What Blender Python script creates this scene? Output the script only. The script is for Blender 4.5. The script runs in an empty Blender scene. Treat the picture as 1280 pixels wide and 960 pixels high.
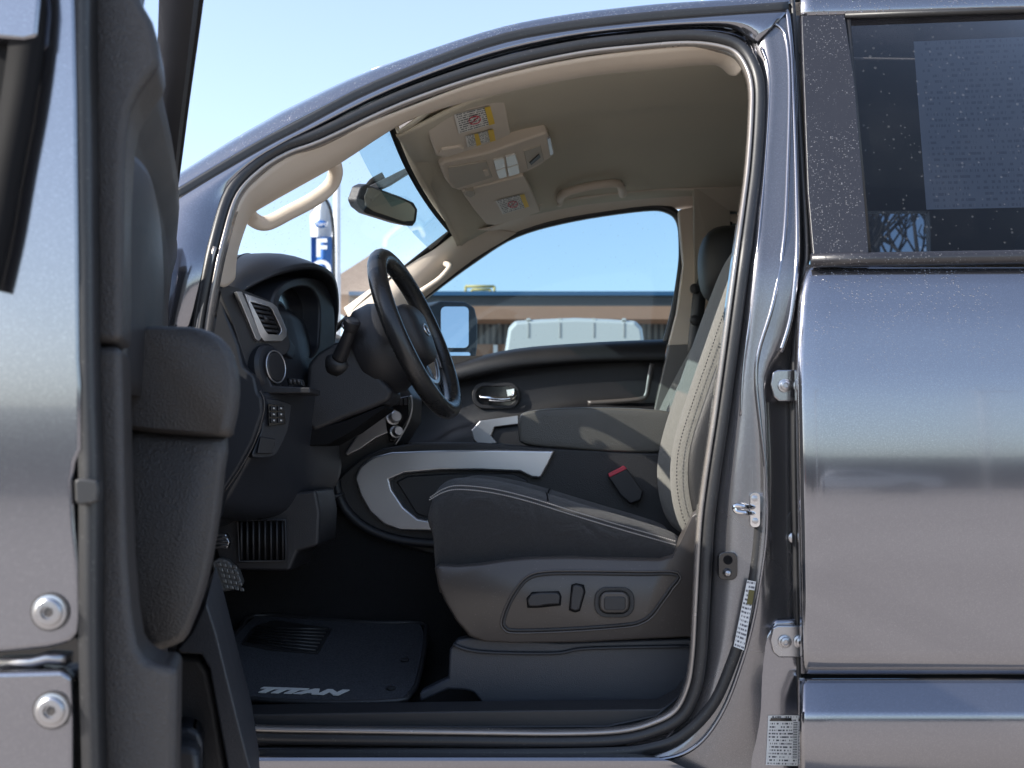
import bpy, bmesh, math, random
from mathutils import Vector
random.seed(7)
R = math.radians
SC = bpy.context.scene
COL = SC.collection
# ------------------------------------------------------------------ measuring: camera foot is the origin of X, body side is Y=0
F, D, CX, CY, CZ = 1500.0, 2.3, 720.0, 575.0, 1.05
def P(px, py, Y):
    s = (D + Y) / F
    return Vector(((px - CX) * s, Y, CZ + (CY - py) * s))
def plane3(a, b, c):
    n = (b - a).cross(c - a).normalized()
    if n.y > 0: n = -n
    return (a, n)
def Q(px, py, pl, lift=0.0):
    c = Vector((0, -D, CZ)); d = Vector(((px - CX) / F, 1, (CY - py) / F))
    return c + d * ((pl[0] - c).dot(pl[1]) / d.dot(pl[1])) + pl[1] * lift
def lerp(a, b, t): return a + (b - a) * t
def interp(tab, x):
    if x <= tab[0][0]: return tab[0][1]
    for (x0, y0), (x1, y1) in zip(tab, tab[1:]):
        if x <= x1: return lerp(y0, y1, (x - x0) / (x1 - x0))
    return tab[-1][1]
def cr(pts, n, closed=False):
    """Catmull-Rom through pts, n samples per span"""
    pts = [Vector(p) for p in pts]; N = len(pts); out = []
    rng = N if closed else N - 1
    for i in range(rng):
        g = lambda k: pts[k % N] if closed else pts[min(max(k, 0), N - 1)]
        p0, p1, p2, p3 = g(i - 1), g(i), g(i + 1), g(i + 2)
        for j in range(n):
            t = j / n
            out.append(0.5 * ((2 * p1) + (p2 - p0) * t + (2 * p0 - 5 * p1 + 4 * p2 - p3) * t * t + (3 * p1 - p0 - 3 * p2 + p3) * t ** 3))
    if not closed: out.append(pts[-1].copy())
    return out
def resample(pts, n):
    L = [0.0]
    for a, b in zip(pts, pts[1:]): L.append(L[-1] + (b - a).length)
    out = []; k = 0
    for i in range(n):
        d = L[-1] * i / (n - 1)
        while k < len(pts) - 2 and L[k + 1] < d: k += 1
        t = (d - L[k]) / max(1e-9, L[k + 1] - L[k])
        out.append(pts[k].lerp(pts[k + 1], min(1, t)))
    return out
def rr(x0, y0, x1, y1, r, n=4):
    """rounded rectangle, pixel coordinates"""
    out = []
    for cx, cy, a in ((x1 - r, y0 + r, -90), (x1 - r, y1 - r, 0), (x0 + r, y1 - r, 90), (x0 + r, y0 + r, 180)):
        for i in range(n + 1):
            b = R(a + 90 * i / n); out.append((cx + r * math.cos(b), cy + r * math.sin(b)))
    return out

# ------------------------------------------------------------------ materials
def nodes(name):
    m = bpy.data.materials.new(name); m.use_nodes = True
    nt = m.node_tree; nt.nodes.clear()
    out = nt.nodes.new('ShaderNodeOutputMaterial')
    return m, nt, out
def N(nt, typ, **kw):
    n = nt.nodes.new(typ)
    for k, v in kw.items():
        if k in n.inputs.keys() and not hasattr(n, k): n.inputs[k].default_value = v
        else: setattr(n, k, v)
    return n
def mathn(nt, op, a, b=None, clamp=False):
    n = nt.nodes.new('ShaderNodeMath'); n.operation = op; n.use_clamp = clamp
    for i, v in enumerate((a, b)):
        if v is None: continue
        if isinstance(v, (int, float)): n.inputs[i].default_value = v
        else: nt.links.new(v, n.inputs[i])
    return n.outputs[0]
def M(name, col, rough=.5, metal=0.0, coat=0.0, bump=None, var=(6, .12), spec=.5, drops=0.0, zfade=None, rvar=.08, sheen=0.0, flake=0.0, dust=0.0, wrinkle=0.0):
    m, nt, out = nodes(name); L = nt.links.new
    b = nt.nodes.new('ShaderNodeBsdfPrincipled'); L(b.outputs[0], out.inputs[0])
    b.inputs['Metallic'].default_value = metal; b.inputs['Specular IOR Level'].default_value = spec
    b.inputs['Coat Weight'].default_value = coat; b.inputs['Coat Roughness'].default_value = .04
    b.inputs['Sheen Weight'].default_value = sheen
    tc = nt.nodes.new('ShaderNodeTexCoord').outputs['Object']
    nz = nt.nodes.new('ShaderNodeTexNoise'); nz.inputs['Scale'].default_value = var[0]; nz.inputs['Detail'].default_value = 5; L(tc, nz.inputs['Vector'])
    mx = nt.nodes.new('ShaderNodeMix'); mx.data_type = 'RGBA'
    mx.inputs[6].default_value = (*[c * (1 - var[1]) for c in col], 1); mx.inputs[7].default_value = (*[min(1, c * (1 + var[1])) for c in col], 1)
    L(nz.outputs['Fac'], mx.inputs[0]); colout = mx.outputs[2]
    if flake:
        fl = nt.nodes.new('ShaderNodeTexVoronoi'); fl.inputs['Scale'].default_value = 900; L(tc, fl.inputs['Vector'])
        sep = nt.nodes.new('ShaderNodeSeparateColor'); L(fl.outputs['Color'], sep.inputs[0])
        f2 = mathn(nt, 'MULTIPLY', mathn(nt, 'POWER', sep.outputs[0], 6.0), flake)
        m2 = nt.nodes.new('ShaderNodeMix'); m2.data_type = 'RGBA'; L(f2, m2.inputs[0]); L(colout, m2.inputs[6]); m2.inputs[7].default_value = (.75, .76, .8, 1); colout = m2.outputs[2]
    rg = mathn(nt, 'ADD', mathn(nt, 'MULTIPLY', nz.outputs['Fac'], rvar * 2), rough - rvar, True)
    if dust:
        n3 = nt.nodes.new('ShaderNodeTexNoise'); n3.inputs['Scale'].default_value = 260; n3.inputs['Detail'].default_value = 2; L(tc, n3.inputs['Vector'])
        d = mathn(nt, 'MULTIPLY', mathn(nt, 'GREATER_THAN', n3.outputs['Fac'], .7), dust)
        m3 = nt.nodes.new('ShaderNodeMix'); m3.data_type = 'RGBA'; L(d, m3.inputs[0]); L(colout, m3.inputs[6]); m3.inputs[7].default_value = (.5, .48, .45, 1); colout = m3.outputs[2]
    height = None; hd = .001
    if bump:
        kind, scale, strength = bump
        if kind == 'grain':
            v = nt.nodes.new('ShaderNodeTexVoronoi'); v.inputs['Scale'].default_value = scale
            nn = nt.nodes.new('ShaderNodeTexNoise'); nn.inputs['Scale'].default_value = scale * .6; L(tc, nn.inputs['Vector'])
            av = nt.nodes.new('ShaderNodeMix'); av.data_type = 'VECTOR'; av.inputs[0].default_value = .0002
            L(tc, av.inputs[4]); L(nn.outputs['Color'], av.inputs[5]); L(av.outputs[1], v.inputs['Vector'])
            height = v.outputs['Distance']
        elif kind == 'weave':
            w1 = nt.nodes.new('ShaderNodeTexNoise'); w1.inputs['Scale'].default_value = scale; w1.inputs['Detail'].default_value = 3; L(tc, w1.inputs['Vector'])
            v = nt.nodes.new('ShaderNodeTexVoronoi'); v.inputs['Scale'].default_value = scale * 1.3; L(tc, v.inputs['Vector'])
            height = mathn(nt, 'ADD', w1.outputs['Fac'], v.outputs['Distance'])
        else:
            w1 = nt.nodes.new('ShaderNodeTexNoise'); w1.inputs['Scale'].default_value = scale; w1.inputs['Detail'].default_value = 6; L(tc, w1.inputs['Vector'])
            height = w1.outputs['Fac']
        bp = nt.nodes.new('ShaderNodeBump'); bp.inputs['Strength'].default_value = strength; bp.inputs['Distance'].default_value = .0015
        L(height, bp.inputs['Height']); L(bp.outputs[0], b.inputs['Normal'])
        if wrinkle:
            wn = nt.nodes.new('ShaderNodeTexNoise'); wn.inputs['Scale'].default_value = 16; wn.inputs['Detail'].default_value = 3; wn.inputs['Distortion'].default_value = .8; L(tc, wn.inputs['Vector'])
            b2 = nt.nodes.new('ShaderNodeBump'); b2.inputs['Strength'].default_value = wrinkle; b2.inputs['Distance'].default_value = .03; L(wn.outputs['Fac'], b2.inputs['Height']); L(b2.outputs[0], bp.inputs['Normal'])
    if drops:
        v = nt.nodes.new('ShaderNodeTexVoronoi'); v.inputs['Scale'].default_value = 330; L(tc, v.inputs['Vector'])
        sep = nt.nodes.new('ShaderNodeSeparateColor'); L(v.outputs['Color'], sep.inputs[0])
        rad = mathn(nt, 'MULTIPLY', mathn(nt, 'POWER', sep.outputs[0], 3.6), .62)
        pn = nt.nodes.new('ShaderNodeTexNoise'); pn.inputs['Scale'].default_value = 9; pn.inputs['Detail'].default_value = 4; L(tc, pn.inputs['Vector'])
        rad = mathn(nt, 'MULTIPLY', rad, mathn(nt, 'MULTIPLY', mathn(nt, 'SUBTRACT', pn.outputs['Fac'], .22, True), 4.0, True))
        if zfade:
            sz = nt.nodes.new('ShaderNodeSeparateXYZ'); L(tc, sz.inputs[0]); rad = mathn(nt, 'MULTIPLY', rad, mathn(nt, 'MULTIPLY', mathn(nt, 'SUBTRACT', sz.outputs[2], zfade[0]), 1 / zfade[1], True))
        h = mathn(nt, 'SUBTRACT', rad, v.outputs['Distance'], True)
        bp = nt.nodes.new('ShaderNodeBump'); bp.inputs['Strength'].default_value = min(1, drops); bp.inputs['Distance'].default_value = .006
        L(h, bp.inputs['Height']); L(bp.outputs[0], b.inputs['Normal'])
        if coat: L(bp.outputs[0], b.inputs['Coat Normal'])
        sp = mathn(nt, 'MULTIPLY', mathn(nt, 'MULTIPLY', h, 6.0, True), .30 * drops)  # drops also take a pale base tint that stands for their sparkle
        m3 = nt.nodes.new('ShaderNodeMix'); m3.data_type = 'RGBA'; L(sp, m3.inputs[0]); L(colout, m3.inputs[6]); m3.inputs[7].default_value = (.62, .62, .66, 1); colout = m3.outputs[2]
    L(colout, b.inputs['Base Color']); L(rg, b.inputs['Roughness'])
    return m
def glass(name, tint, refl=1.0, dirt=0.0, rough=.0):
    m, nt, out = nodes(name); L = nt.links.new
    tr = nt.nodes.new('ShaderNodeBsdfTransparent'); tr.inputs[0].default_value = (*tint, 1)
    gl = nt.nodes.new('ShaderNodeBsdfGlossy'); gl.inputs['Roughness'].default_value = rough
    fr = nt.nodes.new('ShaderNodeFresnel'); fr.inputs['IOR'].default_value = 1.5
    mx = nt.nodes.new('ShaderNodeMixShader'); L(mathn(nt, 'MULTIPLY', fr.outputs[0], refl), mx.inputs[0]); L(tr.outputs[0], mx.inputs[1]); L(gl.outputs[0], mx.inputs[2])
    last = mx.outputs[0]
    if dirt:
        df = nt.nodes.new('ShaderNodeBsdfDiffuse'); df.inputs[0].default_value = (.7, .72, .75, 1)
        tc = nt.nodes.new('ShaderNodeTexCoord').outputs['Object']
        v = nt.nodes.new('ShaderNodeTexVoronoi'); v.inputs['Scale'].default_value = 120; L(tc, v.inputs['Vector'])
        sep = nt.nodes.new('ShaderNodeSeparateColor'); L(v.outputs['Color'], sep.inputs[0])
        rad = mathn(nt, 'MULTIPLY', mathn(nt, 'POWER', sep.outputs[0], 5.0), .4)
        h = mathn(nt, 'MULTIPLY', mathn(nt, 'GREATER_THAN', rad, v.outputs['Distance']), dirt)
        nz = nt.nodes.new('ShaderNodeTexNoise'); nz.inputs['Scale'].default_value = 7; nz.inputs['Detail'].default_value = 6; L(tc, nz.inputs['Vector'])
        h2 = mathn(nt, 'ADD', h, mathn(nt, 'MULTIPLY', mathn(nt, 'SUBTRACT', nz.outputs['Fac'], .45, True), dirt * .5), True)
        m2 = nt.nodes.new('ShaderNodeMixShader'); L(h2, m2.inputs[0]); L(last, m2.inputs[1]); L(df.outputs[0], m2.inputs[2]); last = m2.outputs[0]
    L(last, out.inputs[0]); return m
def printed(name, paper, ink, rows, dens=.5, words=26, rough=.6):
    """rows of small illegible print, as the stickers show"""
    m, nt, out = nodes(name); L = nt.links.new
    b = nt.nodes.new('ShaderNodeBsdfPrincipled'); b.inputs['Roughness'].default_value = rough; L(b.outputs[0], out.inputs[0])
    uv = nt.nodes.new('ShaderNodeTexCoord').outputs['UV']
    s = nt.nodes.new('ShaderNodeSeparateXYZ'); L(uv, s.inputs[0])
    v = mathn(nt, 'MULTIPLY', s.outputs[1], rows); fl = mathn(nt, 'FLOOR', v); fr = mathn(nt, 'FRACT', v)
    band = mathn(nt, 'MULTIPLY', mathn(nt, 'GREATER_THAN', fr, .3), mathn(nt, 'LESS_THAN', fr, .78))
    cb = nt.nodes.new('ShaderNodeCombineXYZ'); L(mathn(nt, 'MULTIPLY', s.outputs[0], words), cb.inputs[0]); L(mathn(nt, 'MULTIPLY', fl, 7.31), cb.inputs[1])
    nz = nt.nodes.new('ShaderNodeTexNoise'); nz.inputs['Scale'].default_value = 1.0; nz.inputs['Detail'].default_value = 2; L(cb.outputs[0], nz.inputs['Vector'])
    w = mathn(nt, 'GREATER_THAN', nz.outputs['Fac'], dens)
    mg = mathn(nt, 'MULTIPLY', mathn(nt, 'GREATER_THAN', s.outputs[0], .05), mathn(nt, 'LESS_THAN', s.outputs[0], .95))
    k = mathn(nt, 'MULTIPLY', mathn(nt, 'MULTIPLY', band, w), mg)
    mx = nt.nodes.new('ShaderNodeMix'); mx.data_type = 'RGBA'; L(k, mx.inputs[0]); mx.inputs[6].default_value = (*paper, 1); mx.inputs[7].default_value = (*ink, 1)
    L(mx.outputs[2], b.inputs['Base Color']); return m

PAINT = M('paint_gunmetal', (.22, .223, .252), .14, .92, 1.0, flake=.12, var=(2, .05), rvar=.04)
PAINTW = M('paint_wet', (.22, .223, .252), .14, .92, 1.0, drops=1.0, flake=.12, var=(2, .05), rvar=.04)
PAINTD = M('paint_rear_door', (.225, .228, .258), .11, .92, 1.0, drops=.55, zfade=(.98, .45), flake=.13, var=(2, .05), rvar=.04)
PAINTJ = M('paint_jamb', (.20, .195, .205), .27, .85, .5, flake=.12, var=(2, .08), rvar=.06)
GLOSS = M('gloss_black_cover', (.022, .021, .025), .32, 0, .3, drops=.5, dust=.05)
RUB = M('rubber', (.022, .022, .024), .42, var=(20, .2), dust=.12, bump=('noise', 200, .1))
LIP = M('seal_lip', (.34, .31, .29), .25, .5, var=(15, .2))  # grey raised so the colour carries the highlight along the lip
PL = M('plastic_black_grain', (.020, .020, .022), .46, bump=('grain', 420, .5), var=(8, .2), spec=.5)
PLF = M('plastic_black_fine', (.022, .022, .025), .42, bump=('grain', 750, .3), var=(8, .2))
PLD = M('plastic_door', (.034, .031, .031), .38, bump=('grain', 560, .6), var=(8, .15))
PLS = M('plastic_seat_shield', (.064, .057, .054), .36, bump=('noise', 900, .12), var=(5, .12), dust=.1)
PLB = M('plastic_blue_black', (.020, .022, .028), .42, bump=('grain', 600, .25), var=(5, .15))
SHINY = M('piano_black', (.012, .012, .014), .16, 0, .5)
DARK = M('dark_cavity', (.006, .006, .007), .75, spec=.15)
FAB = M('seat_fabric', (.017, .016, .017), .85, bump=('weave', 900, .9), sheen=.25, var=(300, .5), wrinkle=.35)
FABG = M('seat_fabric_grey', (.165, .16, .143), .85, bump=('weave', 700, .8), sheen=.2, var=(300, .35), wrinkle=.12)
LEA = M('leather_black', (.014, .014, .015), .50, bump=('grain', 500, .35), var=(10, .2))
STI = M('stitch_thread', (.42, .40, .38), .8)
BEI = M('beige_trim', (.62, .53, .44), .6, bump=('grain', 700, .15), var=(4, .06))
HEAD = M('headliner_cloth', (.50, .45, .355), .9, bump=('weave', 800, .35), var=(5, .05))
VIS = M('visor_vinyl', (.60, .52, .43), .7, bump=('grain', 600, .2), var=(5, .05))
BEID = M('beige_panel_dark', (.42, .37, .30), .55, var=(5, .06))
SIL = M('silver_trim', (.50, .50, .52), .32, .85, .2, var=(8, .05))
CHR = M('chrome', (.72, .72, .74), .10, 1.0)
STEEL = M('zinc_steel', (.40, .40, .42), .30, 1.0, bump=('noise', 60, .1))
CARP = M('carpet', (.011, .011, .012), .95, bump=('weave', 350, 1.0), var=(60, .4))
MATM = M('mat_carpet', (.060, .062, .070), .98, bump=('weave', 260, 1.0), var=(220, .7), spec=.1)
GREYT = M('mat_letter', (.62, .62, .60), .85, bump=('weave', 500, .5))
WHT = M('white_paint', (.72, .73, .74), .35, 0, .4, var=(3, .03))
RED = M('red_plastic', (.55, .035, .07), .4)
YEL = M('yellow_label', (.72, .47, .03), .6)
YELP = M('yellow_rail_paint', (.62, .47, .16), .5)
MIR = M('mirror_silver', (.62, .64, .65), .015, 1.0, var=(1, .0), rvar=0)
GCL = glass('windshield_glass', (.97, .985, .99), .16, .13)
GTI = glass('window_glass_tint', (.43, .56, .63), .5, .07)
GDK = glass('privacy_glass', (.17, .18, .23), .6, .04)
LENS = glass('lamp_lens', (.85, .85, .82), 1.0)
LAB = printed('label_print', (.68, .66, .62), (.08, .08, .08), 9, .46)
LABJ = printed('label_jamb', (.72, .71, .69), (.05, .05, .06), 15, .5, 22)
LABT = printed('label_tyre', (.62, .62, .62), (.10, .10, .12), 16, .47, 10)
PAP = printed('paper_sheet_print', (.60, .72, .70), (.40, .48, .49), 30, .52, 44)
BARS = printed('bar_print', (.70, .70, .69), (.02, .02, .02), 22, .3, 3)
VWH = M('van_white', (.56, .54, .50), .4, 0, .3, var=(3, .05))
BLUE = M('flag_blue', (.02, .13, .42), .7)
FLAGW = M('flag_white', (.75, .78, .82), .7, var=(2, .05))

# ------------------------------------------------------------------ mesh helpers
OFF = {}
def mk(name, verts, faces, mat, parent=None, smooth=True, bevel=0, seg=2, sub=0, solid=0, uv=None, sharp=None, label=None, fix=True):
    off = OFF.get(parent.name, Vector((0, 0, 0))) if parent else Vector((0, 0, 0))
    me = bpy.data.meshes.new(name)
    me.from_pydata([tuple(Vector(v) - off) for v in verts], [], faces)
    bm = bmesh.new(); bm.from_mesh(me)
    if fix: bmesh.ops.recalc_face_normals(bm, faces=bm.faces)
    bm.to_mesh(me); bm.free()
    if uv:
        l = me.uv_layers.new(name='UVMap')
        for lp in me.loops: l.data[lp.index].uv = uv[lp.vertex_index]
    for p in me.polygons: p.use_smooth = smooth
    if sharp: me.set_sharp_from_angle(angle=R(sharp))
    me.materials.append(mat)
    o = bpy.data.objects.new(name, me); COL.objects.link(o)
    if parent: o.parent = parent; OFF[o.name] = off
    if label: o['label'] = label
    if solid:
        s = o.modifiers.new('solid', 'SOLIDIFY'); s.thickness = solid; s.offset = 0
    if bevel:
        b = o.modifiers.new('bevel', 'BEVEL'); b.width = bevel; b.segments = seg; b.limit_method = 'ANGLE'; b.angle_limit = R(32); b.harden_normals = True
    if sub:
        s = o.modifiers.new('sub', 'SUBSURF'); s.levels = sub; s.render_levels = sub
    return o
def root(name, loc, label, cat, group=None):
    o = bpy.data.objects.new(name, None); COL.objects.link(o); o.location = loc; o.empty_display_size = .2
    o['label'] = label; o['category'] = cat
    if group: o['group'] = group
    OFF[o.name] = Vector(loc); return o
class G:
    """gathers several pieces of ONE part"""
    def __init__(s): s.v = []; s.f = []
    def add(s, v, f):
        k = len(s.v); s.v += [Vector(q) for q in v]; s.f += [[i + k for i in q] for q in f]; return s
    def mk(s, name, mat, parent=None, **kw): return mk(name, s.v, s.f, mat, parent, **kw)
def ext(front, vec):
    n = len(front); back = [p + vec for p in front]
    return front + back, [list(range(n)), list(range(2 * n - 1, n - 1, -1))] + [[i, i + n, (i + 1) % n + n, (i + 1) % n] for i in range(n)]
def prism(name, poly, Y0, Y1, mat, parent, vec=None, bevel=.004, smoothpoly=0, pl=None, **kw):
    if smoothpoly: poly = [(q.x, q.y) for q in cr([Vector((a, b, 0)) for a, b in poly], smoothpoly, True)]
    fr = [Q(a, b, pl) if pl else P(a, b, Y0) for a, b in poly]
    v, f = ext(fr, vec or Vector((0, Y1 - Y0, 0)))
    return mk(name, v, f, mat, parent, bevel=bevel, **kw)
def box(c, s):
    c = Vector(c); v = [c + Vector((x * s[0] / 2, y * s[1] / 2, z * s[2] / 2)) for x in (-1, 1) for y in (-1, 1) for z in (-1, 1)]
    return v, [[0, 1, 3, 2], [4, 6, 7, 5], [0, 4, 5, 1], [2, 3, 7, 6], [0, 2, 6, 4], [1, 5, 7, 3]]
def ringf(o, i, vec):
    n = len(o); ob = [p + vec for p in o]; ib = [p + vec for p in i]
    f = []
    for k in range(n):
        j = (k + 1) % n
        f += [[k, j, n + j, n + k], [k, 2 * n + k, 2 * n + j, j], [n + k, n + j, 3 * n + j, 3 * n + k], [2 * n + k, 3 * n + k, 3 * n + j, 2 * n + j]]
    return o + i + ob + ib, f
def sweepf(path, prof, closed=False, ref=Vector((0, -1, 0)), scale=None, caps=True):
    n = len(path); m = len(prof); v = []; f = []
    for i, p in enumerate(path):
        a = path[(i - 1) % n] if closed or i > 0 else p
        b = path[(i + 1) % n] if closed or i < n - 1 else p
        t = (b - a).normalized(); bx = (ref - t * ref.dot(t)).normalized(); ax = t.cross(bx)
        s = scale[i] if scale else 1
        v += [p + ax * (q[0] * s) + bx * (q[1] * s) for q in prof]
    for i in range(n if closed else n - 1):
        for j in range(m):
            a = i * m; b = ((i + 1) % n) * m; k = (j + 1) % m
            f.append([a + j, a + k, b + k, b + j])
    if not closed and caps: f += [list(range(m)), list(range((n - 1) * m, n * m))]
    return v, f
def circ(r, n=10, ry=None): return [(r * math.cos(2 * math.pi * i / n), (ry or r) * math.sin(2 * math.pi * i / n)) for i in range(n)]
def tube(name, path, r, mat, parent, n=10, closed=False, ry=None, ref=Vector((0, -1, 0)), **kw):
    v, f = sweepf(path, circ(r, n, ry), closed, ref); return mk(name, v, f, mat, parent, **kw)
def sweep(name, path, prof, mat, parent, closed=False, ref=Vector((0, -1, 0)), **kw):
    v, f = sweepf(path, prof, closed, ref); return mk(name, v, f, mat, parent, **kw)
def surff(rows, nu=4, nv=4, cu=True, cv=True):
    rows = [[Vector(p) for p in r] for r in rows]
    rr_ = [cr(r, nu) for r in rows] if cu else rows
    if cv:
        cols = [cr([r[i] for r in rr_], nv) for i in range(len(rr_[0]))]
        rr_ = [[c[j] for c in cols] for j in range(len(cols[0]))]
    w = len(rr_[0]); v = [p for r in rr_ for p in r]
    f = [[j * w + i, j * w + i + 1, (j + 1) * w + i + 1, (j + 1) * w + i] for j in range(len(rr_) - 1) for i in range(w - 1)]
    return v, f
def surf(name, rows, mat, parent, nu=4, nv=4, cu=True, cv=True, **kw):
    v, f = surff(rows, nu, nv, cu, cv); return mk(name, v, f, mat, parent, **kw)
def loftf(secs, caps=True):
    m = len(secs[0]); v = [p for s in secs for p in s]; f = []
    for i in range(len(secs) - 1):
        for j in range(m):
            k = (j + 1) % m; f.append([i * m + j, i * m + k, (i + 1) * m + k, (i + 1) * m + j])
    if caps: f += [list(range(m)), list(range((len(secs) - 1) * m, len(secs) * m))]
    return v, f
def lathef(c, axis, prof, n=24):
    """prof: (distance along axis, radius)"""
    axis = axis.normalized(); u = axis.cross(Vector((0.3, .1, 1))).normalized(); w = axis.cross(u)
    secs = [[c + axis * d + (u * math.cos(2 * math.pi * k / n) + w * math.sin(2 * math.pi * k / n)) * r for k in range(n)] for d, r in prof]
    return loftf(secs)
def quad(name, c4, pl, lift, mat, parent, **kw):
    """flat sticker: corners tl,tr,br,bl in pixels on a plane"""
    v = [Q(a, b, pl, lift) for a, b in c4]
    return mk(name, v, [[0, 1, 2, 3]], mat, parent, smooth=False, uv=[(0, 1), (1, 1), (1, 0), (0, 0)], fix=False, **kw)
def text(name, body, mat, parent, o, xd, yd, size, ex=.001, shear=0, bold=0, sx=1, space=1):
    cu = bpy.data.curves.new(name, 'FONT'); cu.body = body; cu.size = size; cu.extrude = ex; cu.shear = shear; cu.offset = bold; cu.space_character = space
    cu.align_x = 'CENTER'; cu.align_y = 'CENTER'
    t = bpy.data.objects.new(name, cu); COL.objects.link(t)
    me = bpy.data.meshes.new_from_object(t.evaluated_get(bpy.context.evaluated_depsgraph_get()))
    bpy.data.objects.remove(t); xd = xd.normalized(); yd = yd.normalized(); zd = xd.cross(yd)
    v = [o + xd * (q.co.x * sx) + yd * q.co.y + zd * q.co.z for q in me.vertices]; f = [list(p.vertices) for p in me.polygons]
    bpy.data.meshes.remove(me)
    return mk(name, v, f, mat, parent, smooth=False)
V = Vector

# ================================================================== SETTING
def struct(o): o['kind'] = 'structure'; return o
m, nt, out = nodes('ground_bounce'); L = nt.links.new  # out-of-view ground, paled and warmed to bounce light into the cab
b = nt.nodes.new('ShaderNodeBsdfPrincipled'); L(b.outputs[0], out.inputs[0]); b.inputs['Roughness'].default_value = .9
tc = nt.nodes.new('ShaderNodeTexCoord').outputs['Object']
n1 = N(nt, 'ShaderNodeTexNoise'); n1.inputs['Scale'].default_value = .35; n1.inputs['Detail'].default_value = 8; L(tc, n1.inputs['Vector'])
n2 = N(nt, 'ShaderNodeTexVoronoi'); n2.inputs['Scale'].default_value = 90; L(tc, n2.inputs['Vector'])
rp = nt.nodes.new('ShaderNodeValToRGB'); rp.color_ramp.elements[0].position = .3; rp.color_ramp.elements[0].color = (.36, .31, .265, 1); rp.color_ramp.elements[1].position = .7; rp.color_ramp.elements[1].color = (.46, .405, .35, 1)
L(mathn(nt, 'ADD', mathn(nt, 'MULTIPLY', n1.outputs[0], .8), mathn(nt, 'MULTIPLY', n2.outputs['Distance'], .25)), rp.inputs[0]); L(rp.outputs[0], b.inputs['Base Color'])
GBOUNCE = m
struct(mk('ground', [(-900, -900, 0), (900, -900, 0), (900, 900, 0), (-900, 900, 0)], [[0, 1, 2, 3]], GBOUNCE, smooth=False))

# ================================================================== THE TRUCK
T = root('pickup_truck', (.1, .95, 0), 'dark grey metallic pickup truck with its driver door wide open', 'truck')
def Yo(py): return .06 + .18 * max(0, min(1.15, (330 - py) / 280))
def PO(px, py, dy=0): return P(px, py, Yo(py) + dy)
# ---- weatherstrip round the door opening
SEAL = [(242, 700), (238, 600), (243, 470), (250, 405), (259, 352), (270, 302), (289, 242), (320, 207), (357, 184), (400, 168), (500, 122), (608, 85), (716, 60), (800, 50), (859, 46), (900, 50), (925, 60), (940, 80), (948, 108), (948, 150), (944, 210), (938, 260), (930, 320), (922, 380), (914, 440), (903, 520), (891, 600), (884, 660), (879, 750), (875, 820), (868, 861), (851, 894), (820, 912), (775, 923), (700, 926), (600, 925), (450, 923), (310, 920), (275, 910), (255, 885), (246, 820)]
path = cr([PO(a, b) for a, b in SEAL], 5, True)
def bulb(w, h): return [(-w, -h), (-w * 1.05, h * .2), (-w * .75, h * .85), (-w * .2, h), (-w * .1, h * .55), (w * .15, h * .5), (w * .35, h * .95), (w * .8, h * .7), (w, 0), (w, -h)]
frame = sweep('door_opening_frame', cr([PO(a, b, .055) for a, b in SEAL], 3, True), [(-.022, -.03), (-.022, .03), (.022, .03), (.022, -.03)], PAINT, T, True)
frame['label'] = 'painted metal frame round the open driver doorway'
sweep('weatherstrip', path, [(-.0135, -.016), (-.0135, .004), (-.0095, .0125), (-.002, .016), (.006, .0135), (.0115, .006), (.0125, -.016)], RUB, frame, True)
# inner lip, offset toward the cabin
def offs(pts, d):
    n = len(pts); out = []
    for i in range(n):
        t = pts[(i + 1) % n] - pts[i - 1]; nn = V((t.z, 0, -t.x)).normalized(); out.append(pts[i] + nn * d)
    return out
sweep('seal_lip', offs(path, .0158), [(-.004, -.02), (-.004, .010), (.0, .013), (.004, .010), (.004, -.02)], LIP, frame, True)
# ---- upper rail bands
S_ = [(236, 420), (262, 345), (270, 300), (284, 250), (318, 205), (360, 178), (400, 158), (500, 110), (608, 72), (716, 47), (800, 37), (870, 33), (915, 36), (945, 55)]
R1 = [(185, 420), (195, 330), (200, 268), (214, 254), (294, 206), (340, 180), (375, 162), (470, 113), (608, 60), (701, 40), (800, 28), (870, 22), (930, 18), (985, 14)]
rows = [[PO(a, b, .0) for a, b in S_], [PO(lerp(a, c, .35), lerp(b, d, .35), -.018) for (a, b), (c, d) in zip(S_, R1)], [PO(lerp(a, c, .7), lerp(b, d, .7), -.02) for (a, b), (c, d) in zip(S_, R1)], [PO(a, b, -.012) for a, b in R1]]
surf('roof_rail', rows, PAINT, frame, 4, 3, solid=.004)
R1b = R1[3:]
gut = [PO(a, b, -.008) for a, b in R1b]
sweep('gutter_seal', cr([PO(a, b - 5, -.004) for a, b in R1b], 4), [(-.010, -.01), (-.010, .006), (-.003, .010), (.003, .006), (.010, .009), (.010, -.01)], RUB, frame)
R2 = [(211, 244), (294, 194), (340, 168), (375, 149), (470, 102), (608, 49), (701, 30), (800, 18), (870, 12), (930, 8), (990, 5)]
R3 = [(211, 226), (285, 179), (330, 153), (365, 134), (465, 88), (600, 44), (690, 23), (800, 9), (870, 4), (930, 1), (1000, -3)]
row2 = [PO(a, b, -.005) for a, b in R2]; row3 = [PO(a, b, .06) for a, b in R3]
midr = [(a + b) / 2 + V((0, -.012, .004)) for a, b in zip(row2, row3)]
rowz = []
for k in (.33, .66, 1.0):
    rowz.append([V((p.x - .07 * (1 - (2 * (lerp(p.y, 1.9 - p.y, k) - .95) / 1.3) ** 2) * (1 if p.z < 1.9 else .3), lerp(p.y, 1.9 - p.y, k), p.z + .045 * math.sin(math.pi * k))) for p in row3])
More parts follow.
